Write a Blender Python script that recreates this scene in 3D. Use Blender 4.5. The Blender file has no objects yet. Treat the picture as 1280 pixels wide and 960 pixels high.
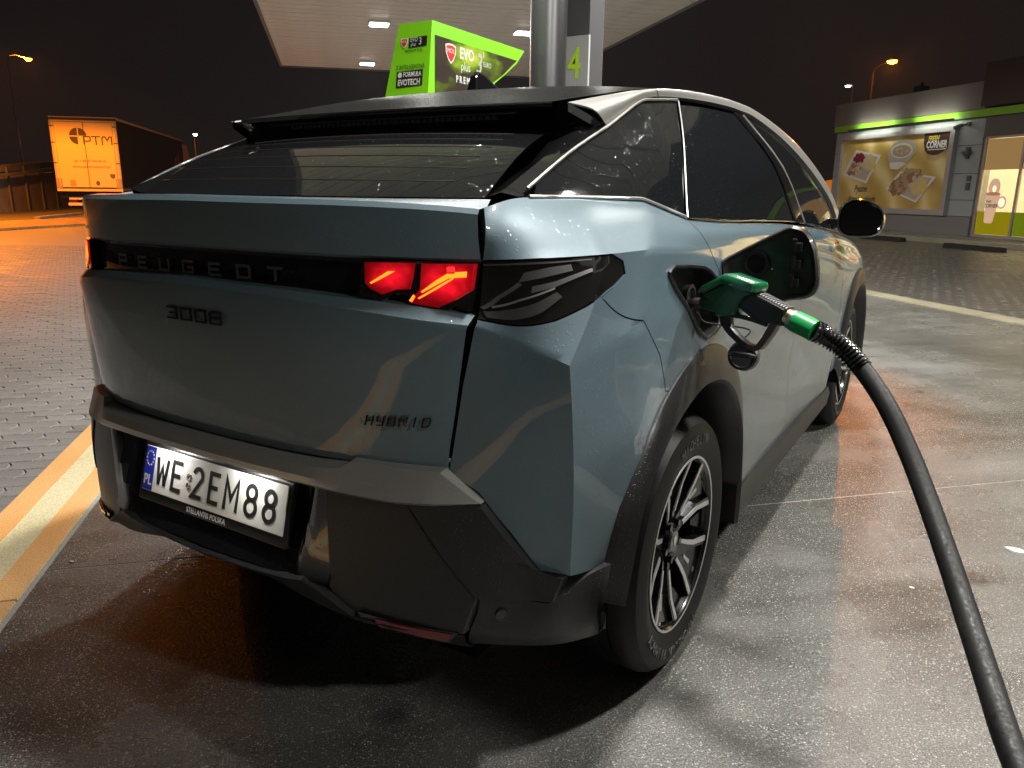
import bpy, bmesh, math, random
import numpy as np
from mathutils import Vector, Matrix
from mathutils.geometry import delaunay_2d_cdt
random.seed(7); rng = np.random.default_rng(7)
S = bpy.context.scene
COL = S.collection
PI = math.pi
# ------------------------------------------------------------------ camera
cd = bpy.data.cameras.new('camera'); camo = bpy.data.objects.new('camera', cd); COL.objects.link(camo)
F_PX, YAW, PITCH, ROLL = 937.23, -0.5519, 0.2520, 0.0104
cd.sensor_width = 36.0; cd.lens = F_PX / 1280 * 36.0; cd.clip_start = 0.05; cd.clip_end = 2000
fw = Vector((math.sin(YAW)*math.cos(PITCH), math.cos(YAW)*math.cos(PITCH), -math.sin(PITCH)))
r0 = Vector((math.cos(YAW), -math.sin(YAW), 0)); u0 = r0.cross(fw)
rt = r0*math.cos(ROLL) + u0*math.sin(ROLL); up = -r0*math.sin(ROLL) + u0*math.cos(ROLL)
m = Matrix((rt, up, -fw)).transposed().to_4x4(); m.translation = Vector((1.4935, -1.8719, 1.3014))
camo.matrix_world = m
S.camera = camo
# ------------------------------------------------------------------ world: overcast night sky with a little town glow
W = bpy.data.worlds.new('World'); S.world = W; W.use_nodes = True
W.node_tree.nodes['Background'].inputs[0].default_value = (0.0082, 0.0062, 0.0060, 1)
W.node_tree.nodes['Background'].inputs[1].default_value = 1.0
S.view_settings.view_transform = 'Standard'; S.view_settings.look = 'None'
S.view_settings.exposure = 0.0; S.view_settings.gamma = 1.0
S.cycles.use_denoising = True
S.cycles.max_bounces = 6; S.cycles.sample_clamp_indirect = 4.0
S.cycles.caustics_reflective = False; S.cycles.caustics_refractive = False
LED = 740.0        # radiance of the canopy lamps
SODIUM = 1350.0    # radiance of the sodium street lamps

# ------------------------------------------------------------------ helpers
def link(o, parent=None):
    COL.objects.link(o)
    if parent: o.parent = parent
    return o
def tag(o, label=None, cat=None, group=None, kind=None):
    if label: o['label'] = label
    if cat: o['category'] = cat
    if group: o['group'] = group
    if kind: o['kind'] = kind
    return o
def empty(name, loc=(0, 0, 0), rz=0, label=None, cat=None, group=None):
    o = bpy.data.objects.new(name, None); COL.objects.link(o); o.empty_display_size = .2
    o.location = loc; o.rotation_euler = (0, 0, rz)
    return tag(o, label, cat, group)
class MB:
    """collects geometry for ONE mesh object"""
    def __init__(s): s.v = []; s.f = []; s.mi = []; s.cur = 0
    def add(s, vs, fs):
        n = len(s.v); s.v += [tuple(map(float, p)) for p in vs]
        s.f += [tuple(i + n for i in f) for f in fs]; s.mi += [s.cur]*len(fs); return n
    def box(s, a, b):
        x0, y0, z0 = [min(p, q) for p, q in zip(a, b)]; x1, y1, z1 = [max(p, q) for p, q in zip(a, b)]
        s.add([(x0,y0,z0),(x1,y0,z0),(x1,y1,z0),(x0,y1,z0),(x0,y0,z1),(x1,y0,z1),(x1,y1,z1),(x0,y1,z1)],
              [(0,3,2,1),(4,5,6,7),(0,1,5,4),(1,2,6,5),(2,3,7,6),(3,0,4,7)]); return s
    def cbox(s, c, d): return s.box([p-q/2 for p, q in zip(c, d)], [p+q/2 for p, q in zip(c, d)])
    def tube(s, pts, r, n=8, cap=True):
        pts = [Vector(p) for p in pts]; R = r if hasattr(r, '__len__') else [r]*len(pts)
        t0 = (pts[1]-pts[0]).normalized(); a = Vector((0,0,1)) if abs(t0.z) < .9 else Vector((1,0,0))
        nrm = (a - t0*a.dot(t0)).normalized(); vs = []
        for i, p in enumerate(pts):
            t = (pts[min(i+1,len(pts)-1)]-pts[max(i-1,0)]).normalized()
            nrm = (nrm - t*nrm.dot(t)).normalized(); b = t.cross(nrm)
            for k in range(n):
                an = 2*PI*k/n; vs.append(p + (nrm*math.cos(an)+b*math.sin(an))*R[i])
        fs = [(i*n+k, i*n+(k+1)%n, (i+1)*n+(k+1)%n, (i+1)*n+k) for i in range(len(pts)-1) for k in range(n)]
        if cap: fs += [tuple(range(n-1,-1,-1)), tuple((len(pts)-1)*n+k for k in range(n))]
        s.add(vs, fs); return s
    def lathe(s, prof, n=24, origin=(0,0,0), axis='z', close=False):
        vs = []; o = Vector(origin)
        for r, h in prof:
            for k in range(n):
                a = 2*PI*k/n; c, d = r*math.cos(a), r*math.sin(a)
                p = {'z': (c, d, h), 'x': (h, c, d), 'y': (d, h, c)}[axis]; vs.append(o + Vector(p))
        m_ = len(prof)
        fs = [(i*n+k, i*n+(k+1)%n, ((i+1)%m_)*n+(k+1)%n, ((i+1)%m_)*n+k) for i in range(m_ if close else m_-1) for k in range(n)]
        s.add(vs, fs); return s
    def prism(s, poly, fn0, fn1):
        """poly: 2d points; fn0/fn1 map a 2d point to 3d for the back / front face"""
        n = len(poly); a = [fn0(p) for p in poly]; b = [fn1(p) for p in poly]
        s.add(a+b, [tuple(range(n-1,-1,-1)), tuple(range(n,2*n))] + [(i,(i+1)%n,n+(i+1)%n,n+i) for i in range(n)]); return s
    def grid(s, G, closed=False):
        G = np.asarray(G, float); r, c = G.shape[:2]
        s.add(G.reshape(-1,3), [(i*c+j, i*c+(j+1)%c, (i+1)*c+(j+1)%c, (i+1)*c+j) for i in range(r-1) for j in range(c if closed else c-1)]); return s
    def build(s, name, mat, parent=None, smooth=None, bevel=0, mirror=False, fix=True):
        me = bpy.data.meshes.new(name); v = np.array(s.v, float); f = s.f
        if mirror: v = v*np.array([-1,1,1]); f = [t[::-1] for t in f]
        me.from_pydata(v.tolist(), [], f)
        mats = mat if isinstance(mat, (list, tuple)) else [mat]
        for mm in mats: me.materials.append(mm)
        if len(mats) > 1: me.polygons.foreach_set('material_index', s.mi)
        if fix or bevel:
            b = bmesh.new(); b.from_mesh(me)
            bmesh.ops.remove_doubles(b, verts=b.verts, dist=1e-5)
            if fix: bmesh.ops.recalc_face_normals(b, faces=b.faces)
            if bevel:
                es = [e for e in b.edges if len(e.link_faces) == 2 and e.calc_face_angle(0) > .5]
                bmesh.ops.bevel(b, geom=es, offset=bevel, segments=2, profile=.6, affect='EDGES', clamp_overlap=True)
            b.to_mesh(me); b.free()
        if smooth is not None:
            me.polygons.foreach_set('use_smooth', [True]*len(me.polygons)); me.set_sharp_from_angle(angle=math.radians(smooth))
        me.update()
        return link(bpy.data.objects.new(name, me), parent)
def poly_orient(mb, out):   # helper for open sheets: keep faces looking along out
    out = Vector(out); nf = []
    for f in mb.f:
        p = [Vector(mb.v[i]) for i in f]; n = Vector((0,0,0))
        for i in range(len(p)): n += p[i].cross(p[(i+1) % len(p)])
        nf.append(f if n.dot(out) >= 0 else f[::-1])
    mb.f = nf; return mb
def text_mesh(name, s, size, mat, parent, M, xs=1.0, depth=0.0, align='CENTER', bold=0.0, shear=0.0, fast=3):
    cu = bpy.data.curves.new('text', 'FONT'); cu.body = s; cu.size = size; cu.align_x = align; cu.align_y = 'CENTER'
    cu.extrude = depth; cu.offset = bold; cu.shear = shear; cu.resolution_u = fast
    o = bpy.data.objects.new('text', cu); COL.objects.link(o)
    dg = bpy.context.evaluated_depsgraph_get(); dg.update()
    me = bpy.data.meshes.new_from_object(o.evaluated_get(dg)); bpy.data.objects.remove(o); bpy.data.curves.remove(cu)
    me.name = name; me.materials.clear(); me.materials.append(mat)
    me.transform(M @ Matrix.Diagonal((xs, 1, 1, 1)))
    return link(bpy.data.objects.new(name, me), parent)
def frame(o, ex, ey):
    ex = Vector(ex).normalized(); ey = Vector(ey); ey = (ey - ex*ey.dot(ex)).normalized(); ez = ex.cross(ey)
    M = Matrix((ex, ey, ez)).transposed().to_4x4(); M.translation = Vector(o); return M
def crom(P, n, crease=()):
    """Catmull-Rom through the rows of P (k x d), n steps per span, no smoothing across crease indices"""
    P = np.asarray(P, float); k = len(P); out = []
    T = np.zeros_like(P)
    for i in range(k):
        if i == 0: T[i] = P[1]-P[0]
        elif i == k-1: T[i] = P[-1]-P[-2]
        else: T[i] = (P[i+1]-P[i-1])/2
    for i in range(k-1):
        a, b = P[i], P[i+1]; ta = (b-a) if i in crease else T[i]; tb = (b-a) if i+1 in crease else T[i+1]
        L = np.linalg.norm(b-a, axis=-1, keepdims=True)
        def cl(t):
            l = np.linalg.norm(t, axis=-1, keepdims=True); return t*np.minimum(1, 1.3*L/np.maximum(l, 1e-9))
        ta, tb = cl(ta), cl(tb)
        for j in range(n):
            t = j/n; out.append((2*t**3-3*t*t+1)*a + (t**3-2*t*t+t)*ta + (3*t*t-2*t**3)*b + (t**3-t*t)*tb)
    out.append(P[-1]); return np.array(out)
class Surf:
    def __init__(s, G, N=8, crow=(), ccol=()):
        G = np.asarray(G, float); s.N = N
        A = crom(G, N, crow)                                   # along rows
        s.D = np.swapaxes(crom(np.swapaxes(A, 0, 1), N, ccol), 0, 1)
        s.R, s.C = s.D.shape[:2]
    def ev(s, c, r):
        c = np.clip(np.asarray(c, float)*s.N, 0, s.C-1.0001); r = np.clip(np.asarray(r, float)*s.N, 0, s.R-1.0001)
        i = c.astype(int); j = r.astype(int); a = (c-i)[...,None]; b = (r-j)[...,None]; D = s.D
        return (D[j,i]*(1-a)+D[j,i+1]*a)*(1-b) + (D[j+1,i]*(1-a)+D[j+1,i+1]*a)*b
    def nrm(s, c, r):
        e = .02; c = np.asarray(c, float); r = np.asarray(r, float)
        a = s.ev(np.minimum(c+e, (s.C-1)/s.N), r)-s.ev(np.maximum(c-e, 0), r); b = s.ev(c, np.minimum(r+e, (s.R-1)/s.N))-s.ev(c, np.maximum(r-e, 0))
        n = np.cross(a, b); return n/np.maximum(np.linalg.norm(n, axis=-1, keepdims=True), 1e-9)
    def inv(s, p):
        p = np.asarray(p, float); d = ((s.D-p)**2).sum(-1); j, i = np.unravel_index(d.argmin(), d.shape)
        cc, rr = np.meshgrid(np.linspace(i-1, i+1, 21)/s.N, np.linspace(j-1, j+1, 21)/s.N)
        cc = np.clip(cc, 0, (s.C-1)/s.N); rr = np.clip(rr, 0, (s.R-1)/s.N)
        d = ((s.ev(cc, rr)-p)**2).sum(-1); k = d.argmin(); return (float(cc.flat[k]), float(rr.flat[k]))
def trim_panel(sf, outline, off=0.0, gap=.0018, flange=.016, step=6, out=(1,0,0), sub=.12, hole=None):
    """sheet on surface sf inside the outline (3-d points, or (c, r) pairs), with a folded-in rim"""
    P = [sf.inv(p) if len(p) == 3 else p for p in outline]
    Q = []
    for i, a in enumerate(P):
        b = P[(i+1) % len(P)]; n = max(1, int(math.hypot(b[0]-a[0], b[1]-a[1])/sub))
        Q += [(a[0]+(b[0]-a[0])*k/n, a[1]+(b[1]-a[1])*k/n) for k in range(n)]
    A = sum(Q[i][0]*Q[(i+1) % len(Q)][1]-Q[(i+1) % len(Q)][0]*Q[i][1] for i in range(len(Q)))
    if A < 0: Q = Q[::-1]
    q = np.array(Q); n0 = len(Q)
    cs = np.arange(math.floor(q[:,0].min()*step), math.ceil(q[:,0].max()*step)+1)/step
    rs = np.arange(math.floor(q[:,1].min()*step), math.ceil(q[:,1].max()*step)+1)/step
    cc, rr = [x.ravel() for x in np.meshgrid(cs, rs)]
    ins = np.zeros(len(cc), bool); md = np.full(len(cc), 9.0)
    for i in range(n0):
        x1, y1 = q[i]; x2, y2 = q[(i+1) % n0]
        c_ = ((y1 > rr) != (y2 > rr)); xx = (x2-x1)*(rr-y1)/((y2-y1) if y2 != y1 else 1e-12)+x1; ins ^= c_ & (cc < xx)
        dx, dy = x2-x1, y2-y1; t = np.clip(((cc-x1)*dx+(rr-y1)*dy)/max(dx*dx+dy*dy, 1e-12), 0, 1)
        md = np.minimum(md, np.hypot(cc-x1-t*dx, rr-y1-t*dy))
    k = ins & (md > .03)
    H = []
    if hole:
        hp_ = [sf.inv(p) for p in hole]
        for i, a in enumerate(hp_):
            b = hp_[(i+1) % len(hp_)]; n = max(1, int(math.hypot(b[0]-a[0], b[1]-a[1])/.06)); H += [(a[0]+(b[0]-a[0])*j/n, a[1]+(b[1]-a[1])*j/n) for j in range(n)]
        h = np.array(H)
        def inside(cx, ry):
            r_ = np.zeros(len(cx), bool)
            for i in range(len(h)):
                x1, y1 = h[i]; x2, y2 = h[(i+1) % len(h)]
                c_ = ((y1 > ry) != (y2 > ry)); xx = (x2-x1)*(ry-y1)/((y2-y1) if y2 != y1 else 1e-12)+x1; r_ ^= c_ & (cx < xx)
            return r_
        k &= ~inside(cc, rr) & (((cc[:,None]-h[:,0])**2+(rr[:,None]-h[:,1])**2).min(1) > .0006)
    pts = Q+H+list(zip(cc[k].tolist(), rr[k].tolist()))
    vs, _, fs, ov, _, _ = delaunay_2d_cdt([Vector(p) for p in pts], [(i, (i+1) % n0) for i in range(n0)]+[(n0+i, n0+(i+1) % len(H)) for i in range(len(H))], [], 1, 1e-6)
    pv = np.array([tuple(v) for v in vs])
    if H:
        cen_ = np.array([pv[list(f)].mean(0) for f in fs]); ih = inside(cen_[:,0], cen_[:,1]); fs = [f for f, q_ in zip(fs, ih) if not q_]
    p3 = sf.ev(pv[:,0], pv[:,1]); nn = sf.nrm(pv[:,0], pv[:,1])
    o = np.array(out, float); sg = 1.0 if (nn @ o).mean() > 0 else -1.0; nn = nn*sg
    p3 = p3+nn*off
    mp = {}
    for i, l in enumerate(ov):
        for j in l:
            if j < n0: mp[j] = i
    loop = [mp[i] for i in range(n0) if i in mp]
    L = p3[loop]; Nn = nn[loop]; tan = np.roll(L, -1, 0)-np.roll(L, 1, 0); inw = np.cross(Nn, tan); inw /= np.maximum(np.linalg.norm(inw, axis=1, keepdims=True), 1e-9)
    cen = L.mean(0)
    if sg < 0: inw = -inw
    p3[loop] = L+inw*gap
    mb = MB(); mb.add(p3, [tuple(f) for f in fs]); poly_orient_local(mb, nn)
    if flange:
        a = len(mb.v); mb.v += [tuple(p) for p in (p3[loop]-Nn*flange)]
        n = len(loop)
        for i in range(n):
            j = (i+1) % n; mb.f.append((loop[i], a+i, a+j, loop[j])); mb.mi.append(0)
    return mb
def poly_orient_local(mb, nn):
    nf = []
    for f in mb.f:
        p = [np.array(mb.v[i]) for i in f[:3]]; n = np.cross(p[1]-p[0], p[2]-p[0])
        nf.append(f if n @ nn[f[0]] >= 0 else f[::-1])
    mb.f = nf
def both(mb, name, mat, parent, smooth=28, fix=False, **k):
    a = mb.build(name, mat, parent, smooth=smooth, fix=fix, **k); b = mb.build(name, mat, parent, smooth=smooth, mirror=True, fix=fix, **k); return a, b
def site(s, t, z=0.0):          # forecourt axes: s across the canopy, t along it
    return Vector(((s-t)/math.sqrt(2), (s+t)/math.sqrt(2), z))
RS = PI/4
# ------------------------------------------------------------------ materials
def mat(name, col=(.5,.5,.5), rough=.5, metal=0.0, coat=0.0, spec=.5, emit=None, es=0.0):
    m_ = bpy.data.materials.new(name); m_.use_nodes = True; b = m_.node_tree.nodes['Principled BSDF']
    b.inputs['Base Color'].default_value = (*col, 1); b.inputs['Roughness'].default_value = rough; b.inputs['Metallic'].default_value = metal
    b.inputs['Coat Weight'].default_value = coat; b.inputs['Coat Roughness'].default_value = .03; b.inputs['Specular IOR Level'].default_value = spec
    if emit: b.inputs['Emission Color'].default_value = (*emit, 1); b.inputs['Emission Strength'].default_value = es
    return m_
class NT:
    def __init__(s, m_): s.t = m_.node_tree; s.b = s.t.nodes['Principled BSDF']
    def n(s, typ, **k):
        o = s.t.nodes.new(typ)
        for a, v in k.items():
            if a.startswith('i_'):
                key = a[2:].replace('_', ' '); o.inputs[int(key) if key.isdigit() else key].default_value = v
            else: setattr(o, a, v)
        return o
    def l(s, a, b): s.t.links.new(a, b)
    def coord(s, kind='Object', scale=(1,1,1), rot=(0,0,0)):
        tc = s.n('ShaderNodeTexCoord'); mp = s.n('ShaderNodeMapping'); mp.inputs['Scale'].default_value = scale; mp.inputs['Rotation'].default_value = rot
        s.l(tc.outputs[kind], mp.inputs[0]); return mp.outputs[0]
    def noise(s, co, scale, detail=4, rough=.55):
        o = s.n('ShaderNodeTexNoise', i_Scale=scale, i_Detail=detail, i_Roughness=rough); s.l(co, o.inputs['Vector']); return o.outputs[0]
    def ramp(s, f, stops):
        o = s.n('ShaderNodeValToRGB'); e = o.color_ramp.elements
        while len(e) < len(stops): e.new(.5)
        for x, (p, c) in zip(e, stops): x.position = p; x.color = (*c, 1) if hasattr(c, '__len__') else (c, c, c, 1)
        s.l(f, o.inputs[0]); return o.outputs[0]
    def math(s, op, a, b=None):
        o = s.n('ShaderNodeMath', operation=op)
        for i, x in enumerate((a, b)):
            if x is None: continue
            if isinstance(x, (int, float)): o.inputs[i].default_value = x
            else: s.l(x, o.inputs[i])
        return o.outputs[0]
    def mix(s, f, a, b, mode='MIX'):
        o = s.n('ShaderNodeMix', data_type='RGBA', blend_type=mode)
        for i, x in ((0, f), (6, a), (7, b)):
            if isinstance(x, (int, float)): o.inputs[i].default_value = x
            elif isinstance(x, tuple): o.inputs[i].default_value = (*x, 1)
            else: s.l(x, o.inputs[i])
        return o.outputs[2]
    def bump(s, h, strength, dist):
        o = s.n('ShaderNodeBump', i_Strength=strength, i_Distance=dist); s.l(h, o.inputs['Height']); s.l(o.outputs[0], s.b.inputs['Normal']); return o
    def set(s, name, f): s.l(f, s.b.inputs[name])
def droplets(m_, scale, thr, strength, dist=.002, keep=.35):
    """water drops: small domes, one in some voronoi cells"""
    t = NT(m_); co = t.coord('Object')
    v = t.n('ShaderNodeTexVoronoi', i_Scale=scale); t.l(co, v.inputs['Vector'])
    h = t.ramp(v.outputs['Distance'], [(0, 1), (thr*.6, .8), (thr, 0)])
    sp = t.n('ShaderNodeSeparateColor'); t.l(v.outputs['Color'], sp.inputs[0])
    big = t.noise(co, 3.0, 2); k = t.math('LESS_THAN', sp.outputs[0], t.math('MULTIPLY', big, keep*2))
    t.bump(t.math('MULTIPLY', h, k), strength, dist)
    # the coat has the drops too
    t.l(t.b.inputs['Normal'].links[0].from_socket, t.b.inputs['Coat Normal'])
    return m_
# paint, glass, plastics
PAINT = mat('car_paint', (.092,.140,.168), .46, .12, 1.0); droplets(PAINT, 170, .34, .45, .0008, .16)
SILV = mat('silver_ceiling_sheen', (.27,.265,.25), .42, .6, .3); droplets(SILV, 95, .30, .4, .0012, .15)  # silver rails; on the pillar panel the ceiling's reflection put into colour
GLASS = mat('tinted_glass', (.006,.007,.008), .03, 0, 0, .6); droplets(GLASS, 190, .34, .7, .0010, .13)
BLACK = mat('gloss_black', (.006,.006,.007), .12, 0, 1.0); droplets(BLACK, 180, .32, .6, .001, .12)
ROOF = mat('roof_black', (.014,.0135,.0125), .36, 0, 0, .3); ROOF.node_tree.nodes['Principled BSDF'].inputs['IOR'].default_value = 1.012; droplets(ROOF, 170, .45, 1.0, .0025, .6)
PLASTIC = mat('grained_plastic', (.014,.014,.0145), .40); droplets(PLASTIC, 190, .36, .7, .0011, .28)
TRIM = mat('satin_grey_trim', (.46,.45,.43), .38, .65); droplets(TRIM, 130, .3, .4, .001, .2)
CHROME = mat('bright_trim', (.26,.255,.245), .45, .7)
RUBBER = mat('tyre_rubber', (.006,.006,.006), .55, spec=.3)
RIMB = mat('rim_black', (.012,.012,.013), .22, .3, .6)
RIMS = mat('rim_cut_silver', (.80,.80,.81), .32, .8)
DARK = mat('dark_liner', (.006,.006,.006), .9)
SHELL = mat('liner', (.004,.004,.004), 1.0, spec=0)
STEEL = mat('brushed_steel', (.40,.40,.40), .38, 1.0)
WHITE = mat('white_paint', (.8,.8,.78), .5)
GREEN = mat('green_sheet', (.26,.78,.012), .45)
RED = mat('logo_red', (.7,.02,.02), .5)
PRINTK = mat('print_black', (.015,.014,.014), .5)
PRINTD = mat('print_dark_brown', (.035,.026,.02), .5)
PRINTG = mat('print_lime', (.5,.8,.03), .5)
GREY = mat('grey_panel', (.36,.38,.37), .5)
GREYD = mat('dark_grey_panel', (.10,.10,.105), .5)
LAMPR = mat('lamp_red', (.5,.004,.008), .08, 0, 1.0, emit=(1,.008,.022), es=.7)
LAMPY = mat('lamp_filament', (.8,.2,.02), .2, emit=(1,.15,.008), es=3.2)
LAMPH = mat('lamp_hot', (.8,.1,.02), .2, emit=(1,.012,.022), es=2.0)
REFL = mat('reflector_red', (.12,.003,.006), .15, 0, 1.0)
LENS = mat('lamp_lens', (.012,.011,.011), .06, 0, 1.0)
LENSG = mat('lamp_inner_grey', (.16,.16,.155), .3, .6, 1.0)
SODE = mat('sodium_glow', (1,.5,.1), .5, emit=(1,.42,.05), es=9)
LEDE = mat('led_glow', (1,1,1), .5, emit=(1,.975,.915), es=14)
COOLE = mat('cool_lamp_glow', (1,1,1), .5, emit=(.9,1,.75), es=40)

# lamp inner grain
t = NT(LAMPR); n_ = t.noise(t.coord('Object', (1,1,1), (0,.6,0)), 24, 4, .6); ge = t.n('ShaderNodeTexCoord')
vm = t.n('ShaderNodeVectorMath', operation='DISTANCE'); mk = t.n('ShaderNodeVectorMath', operation='MULTIPLY'); t.l(ge.outputs['Generated'], mk.inputs[0]); mk.inputs[1].default_value = (1,0,1); t.l(mk.outputs[0], vm.inputs[0]); vm.inputs[1].default_value = (.55,0,.6)
fall = t.ramp(vm.outputs['Value'], [(.05, 1.25), (.30, .62), (.48, .16), (.62, .05)])
t.set('Emission Strength', t.math('MULTIPLY', fall, t.ramp(n_, [(.30, .35), (.5, .8), (.68, 1.5)])))

# wet concrete of the forecourt
CONC = mat('wet_concrete', (.1,.1,.1), .3); t = NT(CONC); co = t.coord('Object')
big = t.noise(co, .55, 3, .5); mid = t.noise(co, 3.1, 4); fine = t.noise(co, 90, 2, .7); grit = t.noise(co, 210, 2, .65)
streak = t.noise(t.coord('Object', (.5, 5, 1), (0,0,PI/3.4)), 1.5, 3)
c = t.ramp(big, [(.28, (.050,.050,.048)), (.5, (.102,.101,.097)), (.72, (.156,.156,.152))])
c = t.mix(.55, c, t.ramp(mid, [(.25, (.5,.5,.5)), (.75, (1.3,1.28,1.22))]), 'MULTIPLY')
c = t.mix(.5, c, t.ramp(streak, [(.3, (.55,.54,.52)), (.7, (1.25,1.23,1.2))]), 'MULTIPLY')
c = t.mix(.9, c, t.ramp(grit, [(.34, (.35,.345,.34)), (.5, (.9,.9,.9)), (.66, (2.1,2.08,2.0))]), 'MULTIPLY')
vo = t.n('ShaderNodeTexVoronoi', i_Scale=150.0); t.l(co, vo.inputs['Vector']); sp_ = t.n('ShaderNodeSeparateColor'); t.l(vo.outputs['Color'], sp_.inputs[0])
chip_glint = t.math('MULTIPLY', t.math('LESS_THAN', vo.outputs['Distance'], .34), t.math('GREATER_THAN', sp_.outputs[0], .55))  # pale stone chips that also stand in for wet glints, as colour
c = t.mix(t.math('MULTIPLY', chip_glint, .85), c, t.mix(sp_.outputs[1], (.09,.09,.086), (.52,.515,.49)))
v2 = t.n('ShaderNodeTexVoronoi', i_Scale=3.2); wn = t.n('ShaderNodeMix', data_type='VECTOR'); wn.inputs[0].default_value = .06; nz2 = t.n('ShaderNodeTexNoise', i_Scale=9.0, i_Detail=3.0); t.l(co, nz2.inputs['Vector']); t.l(co, wn.inputs[4]); t.l(nz2.outputs['Color'], wn.inputs[5]); t.l(wn.outputs[1], v2.inputs['Vector'])
s2 = t.n('ShaderNodeSeparateColor'); t.l(v2.outputs['Color'], s2.inputs[0])
spot_ = t.math('MULTIPLY', t.ramp(t.math('SUBTRACT', v2.outputs['Distance'], t.math('MULTIPLY', s2.outputs[1], .16)), [(.0, 1), (.07, 0)]), t.math('GREATER_THAN', s2.outputs[0], .55))
c = t.mix(t.math('MULTIPLY', spot_, .62), c, (.022,.019,.017))
t.set('Base Color', c)
t.set('Roughness', t.ramp(t.math('ADD', t.math('MULTIPLY', big, .6), t.math('MULTIPLY', mid, .4)), [(.30, .15), (.5, .25), (.72, .42)]))
t.bump(t.math('ADD', fine, t.math('MULTIPLY', grit, .6)), .55, .006)

def stone(name, c0, c1, rough, grain=160, bs=.5, bd=.004):
    m_ = mat(name, c0, rough); t = NT(m_); co = t.coord('Object')
    big = t.noise(co, 1.7, 4); g = t.noise(co, grain, 2)
    c = t.mix(.7, t.ramp(big, [(.3, c0), (.7, c1)]), t.ramp(g, [(.3, (.55,.55,.55)), (.7, (1.4,1.4,1.4))]), 'MULTIPLY')
    oi = t.n('ShaderNodeObjectInfo'); c = t.mix(.35, c, t.ramp(oi.outputs['Random'], [(0, (.72,.70,.69)), (1, (1.25,1.24,1.22))]), 'MULTIPLY')
    t.set('Base Color', c); t.set('Roughness', t.ramp(big, [(.3, rough-.1), (.7, rough+.12)])); t.bump(g, bs, bd); return m_
PAVER = stone('paver_concrete', (.145,.137,.130), (.21,.20,.19), .6)
PAVERW = stone('paver_wet', (.065,.06,.055), (.11,.10,.09), .34)
BED = stone('paving_sand', (.06,.055,.05), (.09,.08,.07), .9)
BANDO = stone('worn_orange_paint', (.58,.27,.07), (.68,.38,.15), .6, 220)
BANDY = stone('worn_cream_concrete', (.52,.45,.26), (.62,.55,.35), .6, 220)
KERBY = stone('kerb_concrete', (.22,.20,.135), (.31,.285,.20), .5)
SEAL = stone('joint_sealant', (.30,.285,.24), (.38,.36,.32), .6)
VERGE = stone('verge_ground', (.20,.15,.08), (.30,.22,.10), .85, 12, .8, .03)
ROADM = stone('far_asphalt', (.09,.085,.08), (.13,.12,.11), .75, 60)
LAND = stone('far_ground', (.03,.03,.028), (.05,.048,.045), .9, 3)
BARR = stone('barrier_concrete', (.22,.20,.18), (.32,.30,.27), .8, 40)

# ------------------------------------------------------------------ the ground
def sheet(name, pts, z, mt, kind='structure', parent=None):
    mb = MB(); mb.add([(p[0], p[1], z) for p in pts], [tuple(range(len(pts)))]); poly_orient(mb, (0,0,1))
    o = mb.build(name, mt, parent, fix=False)
    return tag(o, kind=kind) if kind else o
sheet('ground', [(-300,-300),(300,-300),(300,300),(-300,300)], -.13, LAND)
SL0, SB0, SK0, SK1 = -1.31, -1.65, 6.68, 6.98
def slab(name, s0, s1, t0, t1, z0, z1, mt, kind='structure', parent=None):
    mb = MB(); mb.box((s0,t0,z0),(s1,t1,z1)); o = mb.build(name, mt, parent)
    if not parent: o.rotation_euler = (0,0,RS)
    return tag(o, kind=kind) if kind else o
fc = empty('forecourt', rz=RS); fc['kind'] = 'structure'
# concrete bays with sealed joints
bays = [(-14.0,-7.4),(-7.4,-1.22),(-1.22,5.0),(5.0,11.2),(11.2,17.4),(17.4,23.6),(23.6,31)]
bays = [(-40,-7.0),(-7.0,.30),(.30,7.6),(7.6,15),(15,23),(23,60)]
for t0, t1 in bays:
    for s0, s1 in ((SL0+.012, SK0-.008),):
        slab('concrete_bay', s0, s1, t0+.004, t1-.004, -.12, 0, CONC, None, fc)
sealm = MB()
for t0, t1 in bays[1:]: sealm.box((SL0, t0-.005, -.1), (SK0, t0+.005, -.0015))
sealm.box((SL0-.004,-40,-.1),(SL0+.014,60,.001))
sealm.build('joint_seal', SEAL, fc)
# painted edge strip: cream concrete between two orange lines
es_ = empty('edge_strip', rz=RS); es_['kind'] = 'structure'
tj = [-40]+[-31.9+2.0*k for k in range(46)]
for a, b in zip(tj, tj[1:]):
    slab('strip_slab', SB0+.006, SL0-.006, a+.005, b-.005, -.12, .002, BANDY, None, es_)
    slab('painted_line', SB0+.008, SB0+.112, a+.006, b-.006, .0025, .005, BANDO, None, es_)
    slab('painted_line', SL0-.108, SL0-.008, a+.006, b-.006, .0025, .005, BANDO, None, es_)
slab('strip_bed', SB0, SL0, -40, 60, -.12, -.02, BED, None, es_)
kb = empty('flush_kerb', rz=RS); kb['kind'] = 'structure'
for k in range(46):
    a = -40+k*2.0; slab('kerb_stone', SK0, SK1, a+.004, a+1.996, -.12, .012, KERBY, None, kb)
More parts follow.
